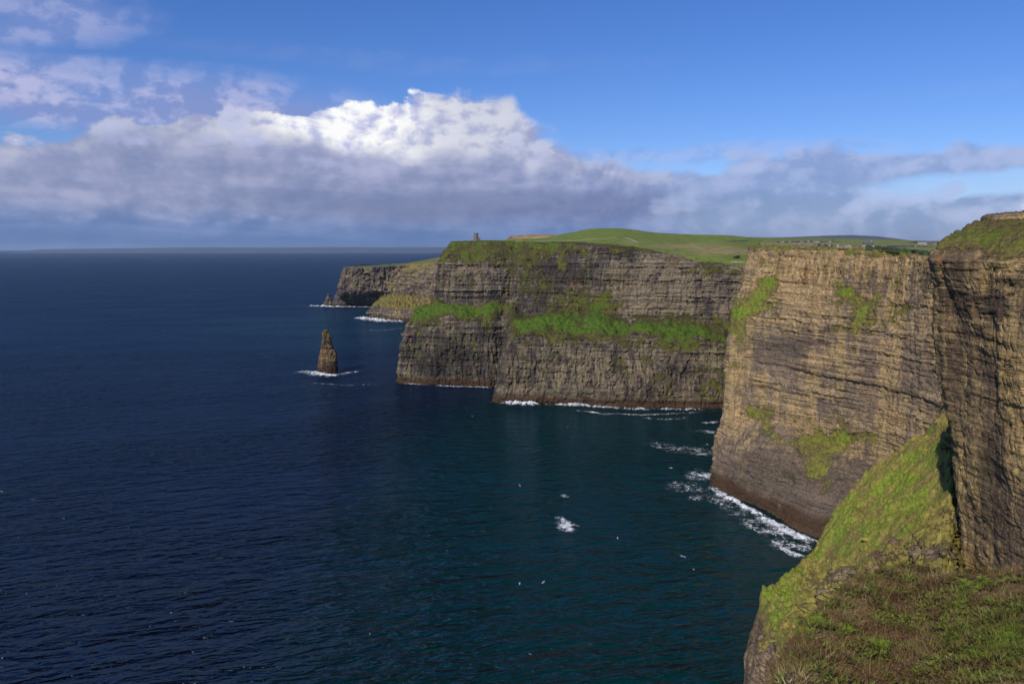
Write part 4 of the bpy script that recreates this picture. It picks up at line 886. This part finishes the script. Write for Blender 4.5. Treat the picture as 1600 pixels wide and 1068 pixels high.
strip('field_wall', [(1215, 379), (1260, 378.2), (1310, 378.6)], [cliffC], 1.2, 1.5, M_WALL, 'far field wall crossing the pasture behind the tan cliff', 'wall', wob=.15)
strip('field_wall', [(1142, 409.5), (1153, 409.8), (1164, 410)], [cliffAB], .8, 1.6, M_WALL, 'short wall beside the dark rock slab above the cove', 'wall')
def house(px, py, L, Wd, H, rz, label, obs, wallm=M_WHITE):
    p = hit(px, py, obs)
    if p is None: p = Vector(P(px, py, 2500)); print('HOUSE MISS', label)
    o = empty('cottage', p); o.rotation_euler[2] = rz; tag(o, label, 'cottage', 'distant white cottages')
    bm = bmesh.new(); box(bm, -L/2, L/2, -Wd/2, Wd/2, -1, H)
    bm_obj('wall', bm, wallm, o)
    bm = bmesh.new(); e = .4; a = [bm.verts.new(c) for c in ((-L/2-e, -Wd/2-e, H), (L/2+e, -Wd/2-e, H), (L/2+e, Wd/2+e, H), (-L/2-e, Wd/2+e, H), (-L/2-e, 0, H+Wd*.45), (L/2+e, 0, H+Wd*.45))]
    for f in ((0, 1, 5, 4), (2, 3, 4, 5), (0, 4, 3), (1, 2, 5), (0, 3, 2, 1)): bm.faces.new([a[i] for i in f])
    rf = bm_obj('roof', bm, M_ROOF, o)
    bm = bmesh.new(); box(bm, L/2-1.0, L/2-.3, -.35, .35, H+.5, H+Wd*.45+.6); bm_obj('chimney', bm, wallm, rf)
    for x in (-L*.28, L*.28):
        bm = bmesh.new(); box(bm, x-.5, x+.5, -Wd/2-.05, -Wd/2+.1, 1.0, 2.0); bm_obj('window', bm, M_DK, o)
    bm = bmesh.new(); box(bm, -.5, .5, -Wd/2-.05, -Wd/2+.1, 0, 2.0); bm_obj('door', bm, M_DK, o)
house(1356, 386.0, 7, 4, 2.4, .2, 'white cottage nearest the tan cliff edge, by the end of the hedge', [cliffC])
house(1440, 382.0, 16, 7, 4, -.2, 'left white cottage of the far farm group left of the near cliff', [cliffC])
house(1450, 382.3, 20, 8, 4, .1, 'middle grey cottage of the far farm group', [cliffC], M_TW)
house(1458, 382.5, 14, 7, 4, .4, 'right cottage of the far farm group next to the near cliff', [cliffC])
# posts on the cliff edge
for x, lab in ((1196, 'left of two dark wooden posts on the tan cliff edge'), (1207, 'right of two dark wooden posts on the tan cliff edge')):
    p = hit(x, 384.5, [cliffC])
    if p is not None:
        bm = bmesh.new(); cyl(bm, 0, 0, -.5, 2.4, .16, .12, 8); cyl(bm, 0, 0, 2.4, 2.5, .15, .1, 8); o = bm_obj('fence_post', bm, M_DK); o.location = p; tag(o, lab, 'post', 'posts on the cliff edge')
# dark slab
p = hit(1150, 403, [cliffAB])
if p is not None:
    bm = bmesh.new(); bmesh.ops.create_icosphere(bm, subdivisions=4, radius=1)
    for v in bm.verts:
        c = v.co; n_ = float(pn(np.array([[c.x*3, c.y*3, c.z*3]]), (1, 1, 1))[0])*.35+1; v.co = Vector((c.x*5.2*n_, c.y*3*n_, c.z*1.7*n_+c.x*1.6))
    o = bm_obj('boulder', bm, M_DK); o.location = p+Vector((0, 0, 1.2)); tag(o, 'dark slanting rock slab on the slope above the cove', 'rock')

# ------------------------------------------------------------------ far hills
def ridge(label, D, prof, depth, c0, c1, seed, base=-5):
    X = np.concatenate([np.linspace(a[0], b_[0], 24, endpoint=False) for a, b_ in zip(prof, prof[1:])]+[[prof[-1][0]]])
    Yp = np.interp(X, [p_[0] for p_ in prof], [p_[1] for p_ in prof])
    rows = []
    for k, (dd, hf) in enumerate(((-.45, 0.0), (-.3, .35), (-.15, .75), (0, 1.0), (.2, .85), (.45, .3), (.6, 0))):
        pt = np.array([P(x, y, D) for x, y in zip(X, Yp)]); z = base+(pt[:, 2]-base)*hf
        z = z*(1+.10*fbm(np.stack([pt[:, 0], pt[:, 1]+k*depth*.3, 0*z], -1), D*.03, 4, .5, seed)*(0 if k == 3 else 1))
        rows.append(np.stack([pt[:, 0], pt[:, 1]+dd*depth, z], -1))
    m, t, b = mat('hill_cover'); p = wpos(t); setin(t, b, 'Base Color', mix(t, noise(t, p, 1, 6, .6, 0, (.0015,)*3).step(.35, .65), c0, c1)); setin(t, b, 'Roughness', .95)
    tag(mesh_obj('hills', np.array(rows), grid_faces(7, len(X)), m), label, kind='structure')
ridge('long blue hill on the skyline at the right', 14000, [(1040, 384), (1130, 372.5), (1180, 371.5), (1230, 370.5), (1290, 368), (1330, 367.3), (1370, 369), (1400, 372.5), (1440, 378), (1480, 384)], 3500, (.05, .06, .04), (.09, .09, .05), 2.0)
ridge('reddish brown moor on the skyline beside the near cliff', 8000, [(1330, 381), (1370, 376.5), (1410, 376.0), (1440, 376.2), (1480, 376.0), (1520, 376.5), (1700, 377)], 2600, (.17, .09, .06), (.22, .15, .09), 5.0)
ridge('low land on the horizon across the sea', 30000, [(60, 389.6), (180, 387.8), (260, 387), (330, 386.4), (420, 386.8), (520, 386), (600, 386.6), (700, 386), (900, 386)], 4000, (.055, .075, .10), (.07, .09, .11), 8.0)  # distance haze partly painted: bluish tint in the land's own colour

# ------------------------------------------------------------------ air
HAZE = 1.7e-5
bm = bmesh.new(); box(bm, -72000, 72000, -72000, 72000, -10, 460)
m = bpy.data.materials.new('haze'); m.use_nodes = True; t = m.node_tree; t.nodes.clear()
vv = new(t, 'VolumePrincipled'); vv.inputs['Color'].default_value = (.60, .78, 1.0, 1); vv.inputs['Density'].default_value = HAZE; vv.inputs['Anisotropy'].default_value = .2
oo = new(t, 'OutputMaterial'); t.links.new(vv.outputs[0], oo.inputs['Volume'])
tag(bm_obj('haze', bm, m), 'thin sea haze', kind='stuff')
